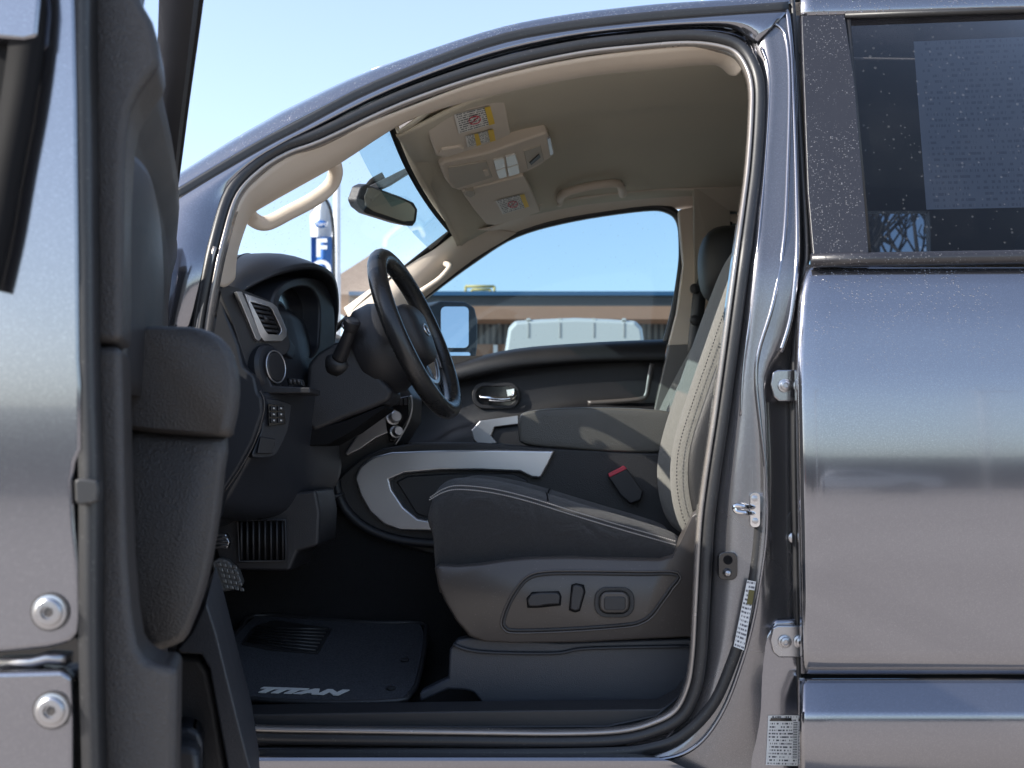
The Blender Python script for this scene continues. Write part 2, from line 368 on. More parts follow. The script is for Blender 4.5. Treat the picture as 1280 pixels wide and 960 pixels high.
# only the solid roof behind the header spans the cab; the wet strip runs the whole pillar
surf('wet_drip_edge', [row2, midr, row3], PAINTW, frame, 4, 4, solid=.004)
hd = 4
ext3 = [P(1100, -6, .30), P(1300, -4, .30), P(1420, -2, .30), P(1780, 0, .30)]
base = row3[hd:] + ext3
rows = [[V((p.x, lerp(p.y, 1.9 - p.y, k), p.z + .05 * math.sin(math.pi * k) + .0)) - V((.06 * math.sin(math.pi * k) * max(0, (.1 - p.x)), 0, 0)) for p in base] for k in (0, .1, .3, .5, .7, .9, 1)]
surf('roof', rows, PAINTW, T, 3, 3, solid=.006)
# A-pillar outer sheet (jamb) below the rail, sunlit stripe of the seal put in as a pale strip
rows = [[P(a, b, y) for a, b, y in r] for r in (
    [(206, 262, .16), (250, 245, .135), (288, 232, .125)],
    [(206, 300, .16), (240, 295, .12), (270, 290, .10)],
    [(206, 350, .16), (232, 345, .11), (260, 345, .085)],
    [(206, 420, .16), (226, 420, .10), (246, 418, .075)],
    [(206, 640, .18), (222, 640, .10), (238, 640, .075)],
    [(206, 930, .18), (226, 930, .10), (246, 930, .075)])]
surf('pillar_panel', rows, PAINT, T, 4, 3, solid=.004, label='painted front pillar panel beside the doorway')
sweep('lit_edge_strip', cr([P(a, b, y) for a, b, y in ((269, 309, .062), (262, 335, .055), (255, 370, .05), (249, 400, .048), (243, 440, .048))], 4), [(-.0035, -.006), (-.0035, .004), (.0035, .004), (.0035, -.006)], LIP, frame)
# ---- sill
rows = [[P(150 + f_ * (interp([(926, 770), (941, 800), (950, 835), (975, 890), (1060, 985), (1130, 1003)], y) - 150), y, Y) for f_ in (0, .2, .4, .6, .8, .9, 1)] for y, Y in ((926, .10), (935, .055), (941, .05), (947, .004), (951, -.002), (957, -.003), (975, .004), (1060, .03), (1130, .08))]
surf('rocker_sill', rows, PAINT, T, 2, 1, True, False, sharp=30)
prism('sill_trim', [(255, 930), (250, 906), (300, 893), (640, 888), (825, 886), (850, 872), (866, 850), (878, 860), (862, 893), (822, 916), (770, 928), (600, 930)], .10, .20, PLF, T, bevel=.004, label='black scuff plate along the doorway sill')
sweep('sill_seam', [P(a, b, .097) for a, b in ((275, 908), (400, 908), (600, 909), (760, 908), (820, 895), (852, 868))], [(-.002, -.003), (-.002, .003), (.002, .003), (.002, -.003)], PLB, T)
# ---- B pillar
BP = [(20, [925, 948, 962, 980, 990, 1000], 0), (45, [938, 955, 967, 984, 993, 1002], 0), (100, [950, 962, 975, 991, 998, 1005], 0), (200, [944, 957, 968, 992, 1000, 1008], 0), (300, [934, 948, 961, 992, 1000, 1010], 0), (345, [930, 944, 958, 990, 998, 1010], 0), (420, [920, 936, 946, 975, 990, 1010], .3), (470, [912, 929, 941, 955, 968, 1012], .7), (520, [905, 926, 944, 957, 963, 1012], 1), (575, [897, 922, 948, 958, 966, 1014], 1), (640, [890, 918, 948, 958, 966, 1014], 1), (710, [887, 916, 942, 953, 968, 1014], 1), (760, [884, 910, 934, 948, 972, 1014], .7), (800, [881, 904, 925, 942, 965, 1014], .3), (845, [876, 893, 912, 932, 958, 1014], .1), (890, [858, 880, 898, 922, 955, 1014], 0), (925, [826, 858, 882, 912, 950, 1014], 0), (950, [770, 820, 858, 900, 945, 1014], 0), (985, [740, 800, 850, 900, 945, 1014], 0), (1070, [740, 800, 850, 900, 945, 1014], 0)]
rows = []
for py, xs, rc in BP:
    yy = Yo(py)
    rel = [.016, -.008, -.010, lerp(-.012, -.016, rc), lerp(.0, .012, rc), lerp(.03, .022, rc)]
    rows.append([P(x, py, yy + r) for x, r in zip(xs, rel)])
bp = surf('door_pillar', rows, PAINTJ, T, 3, 3, cu=True, solid=.004, label='painted pillar between the open doorway and the rear door')
# bright pressed ridge
sweep('pillar_flange', cr([P(x, y, Yo(y) - .014) for x, y in ((968, 30), (982, 45), (987, 100), (985, 200), (980, 300), (966, 380), (948, 440), (945, 480), (950, 530), (957, 590), (958, 660), (951, 720), (940, 780), (926, 830), (905, 885), (878, 925), (846, 945), (800, 952))], 5), [(-.004, -.006), (-.004, .003), (0, .006), (.004, .003), (.004, -.006)], PAINT, bp)
sweep('pillar_crease', cr([P(x, y, Yo(y) - .006) for x, y in ((952, 60), (962, 100), (957, 200), (947, 310), (937, 400), (929, 460), (926, 520))], 5), [(-.003, -.006), (-.003, .003), (0, .005), (.003, .003), (.003, -.006)], PAINT, bp)
# dark lower channel between flange and pillar
sweep('pillar_channel', cr([P(x, y, Yo(y) - .012) for x, y in ((951, 640), (946, 700), (933, 770), (912, 835), (888, 885), (850, 922), (810, 936), (760, 941), (600, 943), (300, 944))], 5), [(-.011, -.004), (-.011, .003), (.011, .003), (.011, -.004)], RUB, bp)
sweep('pillar_edge_strip', cr([P(x, y, Yo(y) - .012) for x, y in ((984, 14), (989, 60), (992, 120), (995, 200), (997, 300), (995, 345), (988, 400), (976, 440))], 5), [(-.007, -.008), (-.007, -.002), (-.004, .004), (0, .006), (.004, .004), (.007, -.002), (.007, -.008)], PAINT, bp)
# rear-door weather seal along the gap
sweep('rear_door_seal', cr([P(x, y, Yo(y) + .0) for x, y in ((990, 0), (994, 60), (1002, 200), (1008, 310), (1004, 345), (994, 420), (992, 520), (994, 680), (998, 850), (1001, 960))], 5), [(-.006, -.01), (-.006, .002), (-.002, .008), (.004, .004), (.006, -.01)], RUB, bp)
# striker, switch, hinge plates, labels
v = G()
v.add(*ext([P(a, b, .035) for a, b in rr(938, 616, 950, 659, 5)], V((0, .012, 0))))
v.add(*sweepf(cr([P(a, b, y) for a, b, y in ((942, 634, .03), (930, 633, .0), (919, 632, -.004), (920, 639, -.004), (932, 641, .0), (942, 642, .03))], 5), circ(.0045, 8)))
v.mk('door_striker', CHR, bp, bevel=.001)
for q in ((943, 623), (944, 651)):
    v, f = lathef(P(*q, .034), V((0, -1, 0)), [(0, .006), (.003, .006), (.004, .003), (.0042, .0)], 12); mk('striker_bolt', v, f, STEEL, bp, sharp=30)
prism('switch_plate', rr(898, 690, 922, 725, 8), .034, .06, SHINY, bp, bevel=.002)
v, f = lathef(P(910, 700, .033), V((0, -1, 0)), [(0, .009), (.002, .009), (.002, .006), (-.004, .005), (-.004, 0)], 16); mk('switch_socket', v, f, DARK, bp, sharp=30)
v, f = lathef(P(909, 716, .033), V((0, -1, 0)), [(0, .009), (.004, .008), (.012, .005), (.014, .0)], 16); mk('switch_plunger', v, f, STEEL, bp, sharp=40)
for (y0, n_) in ((462, 2), (782, 2)):
    pr = [(966, y0 + 3), (972, y0), (1012, y0), (1012, y0 + 40), (974, y0 + 40), (967, y0 + 34), (963, y0 + 18)]
    h = prism('hinge_plate', pr, .045, .075, STEEL if y0 > 700 else PAINT, bp, bevel=.003)
    for cx in (981, 1000)[:n_]:
        v, f = lathef(P(cx, y0 + 20, .043), V((0, -1, 0)), [(0, .013), (.003, .013), (.004, .0095), (.011, .009), (.012, .005), (.009, .004), (.009, 0)], 6 if 0 else 18); mk('hinge_bolt', v, f, STEEL, bp, sharp=35)
prism('grommet', rr(982, 638, 1004, 694, 11), .075, .10, RUB, bp, bevel=.004)
v, f = lathef(P(992, 672, .073), V((0, -1, 0)), [(0, .012), (.006, .011), (.008, .006), (.008, 0)], 16); mk('grommet_plug', v, f, STEEL, bp, sharp=35)
plj = plane3(P(918, 800, .026), P(945, 728, .026), P(930, 800, .034))
quad('tyre_label', [(934, 725), (945, 727), (930, 813), (917, 808)], (P(930, 770, .022), V((.25, -1, 0)).normalized()), .0, LABT, bp)
quad('tyre_label_mark', [(936, 737), (943, 738), (940, 756), (933, 755)], (P(930, 770, .022), V((.25, -1, 0)).normalized()), .001, M('label_mark', (.10, .085, .02), .5), bp)
pls = (P(975, 925, .056), V((0, -1, 0)))
pj = prism('jamb_panel', [(968, 774), (1012, 772), (1012, 1010), (872, 1010), (896, 945), (920, 885), (940, 832), (955, 795)], .056, .11, PAINT, bp, bevel=.010, seg=3)
quad('jamb_sticker', [(960, 894), (998, 894), (997, 957), (957, 956)], pls, .002, LABJ, bp)
quad('jamb_barcode', [(991, 902), (997, 902), (996, 948), (990, 948)], pls, .003, BARS, bp)
quad('jamb_sticker_head', [(963, 897), (989, 897), (989, 901), (963, 901)], pls, .003, SHINY, bp)

# ---- rear door
def Yr(py): return interp([(330, .030), (400, .006), (470, -.008), (540, -.014), (620, -.016), (720, -.012), (800, -.006), (842, -.002)], py)
PX = [999, 1003, 1010, 1100, 1200, 1300, 1500]
rows = []
for py in (331, 345, 370, 400, 440, 480, 520, 560, 600, 650, 720, 790, 825, 838, 842):
    y = Yr(py); dd = [.03, .008, 0, 0, 0, 0, 0]
    e = interp([(331, .02), (336, .006), (350, 0), (830, 0), (842, .012)], py)
    rows.append([P(x + interp([(331, 9), (370, 0), (450, -5), (842, 3)], py), py, y + d + e) for x, d in zip(PX, dd)])
rd = surf('rear_door', rows, PAINTD, T, 3, 2, solid=.004, label='closed rear door, wet dark grey metallic')
rows = [[P(x, py, y + y_) for x, y_ in ((998, .035), (1002, .010), (1008, 0), (1100, 0), (1250, 0), (1500, 0))] for py, y in ((847, .012), (851, -.004), (868, -.026), (886, -.046), (895, -.052), (920, -.054), (960, -.048), (1020, -.02), (1090, .03))]
surf('door_lower_skin', rows, PAINT, rd, 2, 3)
rows = [[P(x, py, y) for x in (1004, 1100, 1420)] for py, y in ((838, .03), (856, .03))]
surf('door_seam', rows, DARK, rd, 1, 1, False, False)
def PR(px, py, dy=0): return P(px, py, .028 + .17 * max(0, (330 - py) / 310) + dy)
GPX = [(1060, 22), (1280, 14), (1420, 10), (1430, 316), (1280, 313), (1085, 316)]
mk('window_pane', [PR(a, b, .012) for a, b in GPX], [list(range(6))], GDK, rd, smooth=False)
v = G(); v.add(*ext([PR(a, b, -.004) for a, b in ((1002, 19), (1056, 18), (1068, 100), (1086, 316), (1086, 319), (1017, 321), (1010, 240))], V((0, .015, 0))))
v.mk('pillar_cover', GLOSS, rd, bevel=.002)
sweep('glass_channel', [PR(a, b, .003) for a, b in ((1060, 18), (1064, 70), (1086, 318))], [(-.004, -.008), (-.004, .004), (.006, .002), (.006, -.008)], RUB, rd)
sweep('belt_moulding', [PR(a, b, -.004) for a, b in ((1014, 326), (1100, 324), (1280, 321), (1420, 319))], [(-.013, -.01), (-.013, .004), (-.006, .012), (.006, .012), (.013, .004), (.013, -.01)], GLOSS, rd)
sweep('window_top_channel', [PR(a, b, .0) for a, b in ((1056, 20), (1280, 12), (1420, 8))], [(-.005, -.01), (-.005, .006), (.005, .006), (.005, -.01)], RUB, rd)
rows = [[PR(x, y + (1100 - x) * .028, d) for x in (1001, 1060, 1280, 1430)] for y, d in ((17, -.002), (12, -.008), (0, -.012), (-12, -.008))]
surf('door_top_rail', rows, PAINTW, rd, 2, 3, solid=.003)
sh = [PR(a, b, .022) for a, b in ((1142, 52), (1330, 44), (1338, 258), (1158, 262))]
ps = mk('paper_sheet', sh, [[0, 1, 2, 3]], PAP, None, smooth=False, uv=[(0, 1), (1, 1), (1, 0), (0, 0)], fix=False)
ps['label'] = 'pale printed paper sheet taped inside the dark rear door window'; ps['category'] = 'paper'
mk('tunnel_carpet', *loftf([[V((x, y, z)) for y, z in ((.70, .45), (.76, .62), (.84, .92), (1.06, .92), (1.14, .62), (1.20, .45))] for x in (-1.0, -.3, .5)]), CARP, T, bevel=.03)
rows = [[V((x, 1.73, z)) for x in (-1.02, 0, 1.72)] for z in (.4, 1.0, 1.40)]
surf('kick_panel', rows, CARP, T, 1, 1, False, False, solid=.01)
surf('cab_corner', [[V((x, y, z)) for x in (1.203, 1.4, 1.6, 1.80)] for y, z in ((.06, .45), (-.03, .60), (-.02, .95), (.0, 1.25), (.03, 1.42))], PAINT, T, 2, 2, solid=.004)
surf('rear_pillar', [[V((x, y, z)) for x in (x0, 1.4, 1.6, 1.80)] for x0, y, z in ((1.10, .022, 1.40), (1.13, .09, 1.60), (1.15, .17, 1.80), (1.16, .235, 1.935))], PAINT, T, 2, 2, solid=.004, label='painted rear cab pillar behind the rear door window')
# rest of the cab: far side, rear wall, firewall, floor (real shells that close the cabin)
rows = [[V((x, y, z)) for x in (-.99, -.6, 0, .6, 1.70)] for y, z in ((.22, .50), (.3, .50), (.75, .53), (.80, .66), (1.10, .66), (1.15, .53), (1.62, .50), (1.72, .60))]
surf('floor_carpet', rows, CARP, T, 1, 1, False, False, solid=.01)
rows = [[V((x, y, z)) for y in (.12, .5, .95, 1.4, 1.78)] for x, z in ((-.66, .50), (-.86, .60), (-1.0, .75), (-1.02, 1.0), (-1.0, 1.36))]
surf('firewall', rows, CARP, T, 1, 2, False, True, solid=.01)
rows = [[V((1.70 - (z - 1) * .08, y, z)) for y in (.12, .5, .95, 1.4, 1.78)] for z in (.5, 1.0, 1.45, 1.94)]
surf('cab_back_wall', rows, BEID, T, 1, 1, False, False, solid=.02)
# far side outer skins under the belt
rows = [[V((x, y, z)) for x in (-1.0, -.4, .2, .9, 1.75)] for y, z in ((1.86, .45), (1.90, .8), (1.91, 1.1), (1.87, 1.41))]
surf('far_body_side', rows, PAINT, T, 1, 2, False, True, solid=.004)
# hood and fenders in front of the firewall
rows = [[V((x, y, z + dz)) for x, dz in ((-.84, .0), (-1.4, -.02), (-1.9, -.06), (-2.25, -.14), (-2.32, -.32))] for y, z in ((.02, 1.0), (.0, 1.18), (.06, 1.29), (.25, 1.33), (.6, 1.35), (.95, 1.36), (1.3, 1.35), (1.65, 1.33), (1.84, 1.29), (1.9, 1.18), (1.88, 1.0))]
surf('hood', rows, PAINT, T, 2, 2, solid=.004)
rows = [[V((x, y, z)) for x in (-.80, -1.3, -1.7, -2.3)] for y, z in ((.02, .99), (-.02, .9), (-.03, .75), (.0, .55))]
surf('front_fender', rows, PAINT, T, 2, 2, solid=.004)

# ---- windshield
def yb(Y, k=.03): return -k * (1 - ((Y - .95) / .75) ** 2)
rows = []
for x, z, y0, y1 in ((-.985, 1.345, .14, 1.76), (-.80, 1.50, .17, 1.73), (-.66, 1.615, .20, 1.70), (-.52, 1.715, .24, 1.66), (-.395, 1.80, .28, 1.62)):
    rows.append([V((x + yb(lerp(y0, y1, t)), lerp(y0, y1, t), z)) for t in (0, .12, .3, .5, .7, .88, 1)])
ws = surf('windshield', rows, GCL, T, 2, 2)
top = rows[-1]
rows2 = [[p + V((dx, -0.004, dz)) for p in top] for dx, dz in ((.0, -.006), (-.075, -.064))]
surf('shade_band', rows2, glass('shade_tint', (.60, .78, .84), .2), ws, 2, 1, True, False)
sweep('frit_edge', cr([p + V((-.004, 0, -.008)) for p in top], 3), [(-.007, -.002), (-.007, .002), (.007, .002), (.007, -.002)], DARK, ws, ref=V((.6, 0, -.8)))
far = [r[-1] for r in rows]
sweep('frit_edge', cr([p + V((0, -.012, -.004)) for p in far], 3), [(-.01, -.002), (-.01, .002), (.01, .002), (.01, -.002)], DARK, ws, ref=V((.3, -.8, -.4)))

# ---- headliner
HZ = [(-.46, 1.79), (-.40, 1.79), (-.35, 1.80), (-.25, 1.835), (-.16, 1.862), (.02, 1.898), (.22, 1.918), (.34, 1.926), (.6, 1.93), (1.25, 1.92)]
def headz(x, Y):
    k = (Y - .95) / .62
    z = interp(HZ, x) + .045 * (1 - abs(k) ** 2.5)
    z -= .010 * math.exp(-((x - .02 - .12 * (Y - .9)) / .05) ** 2) * 0
    return z
rows = []
for i in range(31):
    Y = .33 + 1.30 * i / 30; x0 = -.385 + yb(Y)
    r = []
    for j in range(41):
        t = j / 40; x = x0 + (1.72 - x0) * t
        z = headz(x, Y)
        if t < .10: z -= .030 * (1 - t / .10) ** 2
        k = (Y - .62) / .012
        z += .009 / (1 + math.exp(-(Y - .80 - .06 * math.sin(x * 1.5)) / .006)) - .007 / (1 + math.exp(-(Y - .98) / .008))
        r.append(V((x, Y, z)))
    rows.append(r)
hl = surf('headliner', rows, HEAD, T, 1, 1, False, False, solid=.006, label='taupe cloth headliner')
hdr = [p + V((.004, 0, .010)) for p in top]
hed = [V((-.385 + yb(Y) + .012, Y, headz(-.385 + yb(Y), Y) - .024)) for Y in (.27, .44, .68, .95, 1.22, 1.46, 1.64)]
surf('header_trim', [[p + V((-.012, 0, -.002)) for p in hdr], [(a + b) / 2 + V((0, 0, -.004)) for a, b in zip(hdr, hed)], hed, [p + V((.06, 0, .045)) for p in hed]], HEAD, T, 4, 2, solid=.004)
# near roof rail trim and A-pillar trim
SO = [(268, 352), (276, 320), (286, 285), (303, 246), (322, 224), (358, 197), (419, 170), (512, 134), (608, 99), (730, 72), (859, 58), (905, 60), (922, 69), (931, 82)]
SI = [(290, 352), (292, 326), (299, 300), (312, 270), (335, 254), (370, 234), (425, 203), (510, 150), (600, 122), (730, 95), (845, 83), (888, 80), (902, 84), (912, 93)]
r0 = [PO(a, b, .012) for a, b in SO]; r2 = [P(c, d, interp([(80, .352), (150, .33), (210, .27), (360, .22)], d)) for c, d in SI]
r1 = [(a + b) / 2 + V((0, -.004, -.012)) for a, b in zip(r0, r2)]
at = surf('pillar_trim', [r0, r1, r2, [p + V((.0, .02, .012)) for p in r2]], BEI, T, 4, 3, solid=.004, label='beige trim along the near front pillar and roof rail')
sweep('trim_seam', [P(a, b, y) for a, b, y in ((508, 138, .25), (514, 144, .275), (518, 149, .31))], [(-.0012, -.002), (-.0012, .003), (.0012, .003), (.0012, -.002)], BEID, at)
# near grab handle
gp = cr([P(a, b, y) for a, b, y in ((309, 262, .26), (316, 274, .30), (333, 279, .325), (360, 266, .33), (392, 249, .33), (412, 233, .33), (419, 217, .31), (417, 203, .28))], 6)
sweep('grab_handle', gp, [(-.015, -.007), (-.0165, 0), (-.012, .008), (0, .011), (.012, .008), (.0165, 0), (.015, -.007), (0, -.010)], BEI, T, label='beige grab handle on the near front pillar')
# tweeter/label grille at pillar foot
gq = prism('pillar_grille', [(276, 342), (283, 300), (291, 286), (296, 292), (291, 312), (286, 344)], .20, .215, BEI, at, bevel=.002)
gg = G()
for k in range(6):
    y = 300 + k * 8; gg.add(*ext([P(a, b, .197) for a, b in ((280 - k * .6, y), (290 - k * .6, y - 2), (289.4 - k * .6, y + 2.4), (279.5 - k * .6, y + 4))], V((0, .006, 0))))
gg.mk('grille_slots', RUB, at)

# ---- sun visors
def visor(A, B, C, poly, labels, clip, thick=.018):
    pl = plane3(P(*A), P(*B), P(*C)); pl = (pl[0], pl[1] if pl[1].z < 0 else -pl[1])
    v = prism('sun_visor', poly, 0, 0, VIS, T, vec=-pl[1] * thick, bevel=.005, pl=pl)
    return v, pl
v1, pl1 = visor((629, 114, .40), (638, 169, .76), (550, 198, .70), [(524, 146), (575, 129), (628, 113), (632, 130), (639, 168), (600, 184), (555, 198), (546, 195), (541, 182), (536, 168)], None, None)
v1['label'] = 'driver sun visor folded up with warning label'
def vlabel(v, pl, c4, yside, ring=True):
    quad('warning_label', c4, pl, .0025, LAB, v)
    (a, b, c, d) = [V((*q, 0)) for q in c4]
    f = .80 if yside else .0
    if yside: quad('yellow_stripe', [tuple(a.lerp(b, .84))[:2], tuple(b)[:2], tuple(c)[:2], tuple(d.lerp(c, .84))[:2]], pl, .0036, YEL, v)
    if ring:
        cen = (a + b + c + d) / 4; ux = (b - a) * .16; uy = (d - a) * .20
        pts = [Q(*(cen + ux * math.cos(t * .3142) + uy * math.sin(t * .3142)).xy, pl, .0045) for t in range(20)]
        vv, ff = sweepf(pts, circ(.0011, 5), True, pl[1]); g = G().add(vv, ff)
        p0 = Q(*(cen - ux * .7 - uy * -.6).xy, pl, .0045); p1 = Q(*(cen + ux * .7 + uy * -.6).xy, pl, .0045)
        g.add(*sweepf([p0, p1], circ(.0011, 5), False, pl[1])); g.mk('prohibition_ring', RED, v)
vlabel(v1, pl1, [(567, 142), (612, 131), (618, 153), (573, 166)], True)
quad('caution_label', [(581, 169), (614, 161), (617, 174), (584, 183)], pl1, .0025, LAB, v1)
quad('yellow_stripe', [(609, 161), (616, 160), (619, 174), (612, 176)], pl1, .0036, YEL, v1)
quad('yellow_stripe', [(592, 166), (597, 165), (601, 179), (595, 181)], pl1, .0036, YEL, v1)
g = prism('visor_clip', [(549, 193), (552, 188), (575, 184), (580, 187), (577, 191), (558, 197)], 0, 0, BEI, v1, vec=V((0, 0, .03)), bevel=.003, pl=(pl1[0] + pl1[1] * .006, pl1[1]))
v2, pl2 = visor((656, 220, 1.08), (675, 264, 1.47), (580, 243, 1.10), [(577, 240), (616, 230), (655, 220), (664, 238), (676, 265), (648, 274), (618, 282), (608, 281), (592, 262)], None, None)
v2['label'] = 'passenger sun visor folded up, farther from the open door'
vlabel(v2, pl2, [(619, 250), (655, 241), (661, 257), (628, 267)], True)
prism('visor_clip', [(580, 244), (583, 239), (592, 239), (594, 244), (588, 248)], 0, 0, BEID, v2, vec=V((0, 0, .03)), bevel=.003, pl=(pl2[0] + pl2[1] * .006, pl2[1]))
# ---- overhead console
plo = plane3(P(685, 166, .84), P(548, 207, .82), P(574, 239, 1.06)); plo = (plo[0], plo[1] if plo[1].z < 0 else -plo[1])
oc = prism('overhead_console', [(549, 208), (556, 203), (610, 192), (655, 176), (684, 166), (690, 176), (694, 193), (676, 207), (657, 216), (612, 229), (574, 239), (565, 236), (557, 226)], 0, 0, VIS, T, vec=-plo[1] * .05, bevel=.008, seg=3, pl=plo)
prism('console_bin', [(560, 210), (608, 202), (616, 222), (570, 236), (563, 228)], 0, 0, BEID, oc, vec=-plo[1] * .01, bevel=.002, pl=(plo[0] + plo[1] * .004, plo[1]))
prism('bin_latch', [(604, 214), (610, 213), (612, 219), (607, 221)], 0, 0, VIS, oc, vec=-plo[1] * .01, bevel=.001, pl=(plo[0] + plo[1] * .008, plo[1]))
for q in ([(617, 201), (630, 198), (632, 209), (620, 213)], [(632, 197), (644, 193), (648, 205), (634, 209)], [(620, 214), (632, 210), (634, 221), (624, 224)], [(634, 210), (648, 206), (650, 217), (636, 221)]):
    prism('map_lamp', q, 0, 0, M('lamp_white', (.62, .61, .57), .2, 0, .5), oc, vec=-plo[1] * .01, bevel=.002, pl=(plo[0] + plo[1] * .005, plo[1]))
prism('console_microphone_panel', [(655, 189), (676, 182), (680, 201), (660, 212)], 0, 0, BEID, oc, vec=-plo[1] * .01, bevel=.002, pl=(plo[0] + plo[1] * .003, plo[1]))
prism('lamp_switch', [(662, 204), (674, 193), (676, 197), (664, 207)], 0, 0, RUB, oc, vec=-plo[1] * .006, bevel=.001, pl=(plo[0] + plo[1] * .006, plo[1]))
prism('console_end_trim', [(684, 174), (688, 172), (692, 192), (688, 195)], 0, 0, SIL, oc, vec=-plo[1] * .006, bevel=.001, pl=(plo[0] + plo[1] * .004, plo[1]))

# ---- interior mirror
pm = plane3(P(458, 235, .86), P(518, 256, 1.04), P(456, 259, .865)); pm = (pm[0], pm[1])
mo = [(452, 233), (459, 230), (500, 245), (518, 253), (523, 262), (521, 277), (517, 283), (498, 279), (460, 267), (450, 259), (446, 250)]
mv = prism('interior_mirror', mo, 0, 0, PLF, T, vec=-pm[1] * .035, bevel=.006, seg=3, pl=pm, smoothpoly=0)
prism('mirror_glass', [(460, 235), (466, 235), (513, 254), (519, 262), (517, 276), (505, 277), (467, 264), (457, 257), (456, 246)], 0, 0, M('mirror_tan_reflection', (.50, .46, .36), .22, .45, var=(1, 0), rvar=0), mv, vec=-pm[1] * .004, bevel=.001, pl=(pm[0] + pm[1] * .0025, pm[1]))  # tan reflection is put into the glass colour
mb = G(); c0 = P(474, 240, .98); c1 = P(466, 228, 1.0); c2 = P(480, 220, 1.0)
mb.add(*sweepf(cr([c0, c1 + V((-.01, 0, -.02)), c1, c2], 4), circ(.012, 8)))
mb.mk('mirror_stalk', DARK, mv)
prism('sensor_housing', [(434, 247), (444, 240), (478, 224), (514, 206), (518, 211), (486, 231), (466, 240), (442, 252)], .98, 1.0, PLF, mv, bevel=.003)

# ---- far side: rail, pillars, window seal
FP = [(452, 433), (500, 395), (532, 368), (590, 325), (644, 292), (716, 272), (805, 259), (836, 262), (850, 277), (853, 310), (851, 340), (843, 388), (832, 430)]
fo = cr([P(a, b, 1.72) for a, b in FP], 5)
def far_in(p):
    if p.x < -.33: return None
    return V((p.x, 1.565, headz(p.x, 1.56)))
outer = [P(a, b, 1.715) for a, b in ((617, 307), (644, 292), (680, 280), (716, 272), (760, 265), (805, 259), (836, 258), (900, 258))]
inner = [V((p.x - .01, 1.56, headz(p.x, 1.565) - .002)) for p in outer]
inner[0] = P(574, 286, 1.60); inner[1] = P(612, 284, 1.57)
midr = [(a + b) / 2 + V((0, .02, .008)) for a, b in zip(outer, inner)]
fr = surf('far_roof_rail', [inner, midr, outer, [p + V((0, .04, 0)) for p in outer]], BEI, T, 3, 3, solid=.003, label='beige rail above the passenger window')
wa = [(574, 284), (545, 305), (503, 334), (470, 356), (430, 385)]
wb = [(646, 291), (592, 324), (535, 368), (500, 396), (455, 432)]
ra = [P(a, b, 1.60 + i * .03) for i, (a, b) in enumerate(wa)]; rb = [P(a, b, 1.71) for a, b in wb]
rm = [(a + b) / 2 + V((0, -.025, 0)) for a, b in zip(ra, rb)]
fa = surf('far_pillar_trim', [ra, rm, rb, [p + V((0, .05, 0)) for p in rb]], BEI, T, 3, 4, solid=.003, label='sunlit beige trim on the far front pillar')
sweep('grab_handle', cr([P(a, b, y) for a, b, y in ((522, 366, 1.66), (530, 362, 1.63), (548, 350, 1.62), (558, 340, 1.62), (562, 333, 1.63), (556, 329, 1.66))], 5), [(-.009, -.006), (-.010, 0), (-.007, .006), (0, .009), (.007, .006), (.010, 0), (.009, -.006), (0, -.009)], BEI, T, label='beige grab handle on the far front pillar')
sweep('grab_handle', cr([P(a, b, y) for a, b, y in ((700, 254, 1.58), (700, 247, 1.50), (708, 240, 1.44), (735, 233, 1.42), (764, 229, 1.42), (776, 232, 1.44), (779, 244, 1.52))], 5), [(-.012, -.007), (-.013, 0), (-.009, .007), (0, .010), (.009, .007), (.013, 0), (.012, -.007), (0, -.010)], BEI, T, label='taupe grab handle on the headliner above the passenger window')
sweep('window_seal', fo, [(-.012, -.015), (-.012, .008), (0, .014), (.012, .008), (.012, -.015)], RUB, T)
fb = prism('far_pillar', [(848, 262), (870, 258), (960, 258), (960, 420), (905, 425), (850, 432), (835, 432), (846, 390), (854, 330)], 1.66, 1.73, BEI, T, bevel=.006, label='beige centre pillar trim on the far side')
prism('pillar_lower', [(836, 431), (940, 427), (940, 640), (815, 640), (818, 510)], 1.655, 1.73, M('plastic_warm_grey', (.13, .12, .11), .5), T, bevel=.006)
g = G()
g.add(*ext([P(a, b, 1.62) for a, b in rr(901, 267, 922, 279, 3)], V((0, .04, 0)))); g.mk('belt_guide', BEI, fb, bevel=.003)
v, f = lathef(P(884, 268, 1.658), V((0, -1, 0)), [(0, .012), (.003, .012), (.003, 0)], 14); mk('pillar_cap', v, f, BEI, fb, sharp=30)

# ---- passenger front door (inside) + glass
rows = [[P(a, b, y) for a, b in r] for y, r in (
    (1.735, [(500, 490), (545, 464), (575, 452), (644, 436), (740, 428), (834, 424)]),
    (1.690, [(500, 494), (545, 468), (575, 456), (644, 440), (740, 432), (834, 428)]),
    (1.670, [(500, 500), (545, 476), (575, 464), (644, 450), (740, 442), (832, 440)]),
    (1.672, [(500, 506), (545, 486), (575, 475), (644, 460), (740, 452), (831, 450)]),
    (1.700, [(500, 512), (545, 494), (575, 481), (644, 466), (740, 456), (830, 454)]),
    (1.705, [(500, 540), (545, 520), (575, 505), (644, 490), (740, 480), (828, 478)]),
    (1.690, [(500, 560), (545, 545), (575, 530), (644, 515), (740, 503), (824, 502)]),
    (1.655, [(500, 580), (545, 565), (575, 550), (644, 540), (740, 520), (820, 518)]),
    (1.66, [(500, 640), (545, 640), (575, 640), (644, 640), (740, 640), (815, 640)]))]
PLK = M('plastic_far_door', (.009, .009, .011), .42, bump=('grain', 600, .3), var=(8, .2))
fd = surf('front_door', rows, PLK, T, 4, 3, label='closed passenger door seen from inside the cab')
GP = [P(a, b, 1.74) for a, b in FP]
n_ = len(GP); mk('window_pane', GP + [P(452, 500, 1.74), P(840, 436, 1.74)], [[*range(n_), n_ + 1, n_]], GTI, fd, smooth=False)
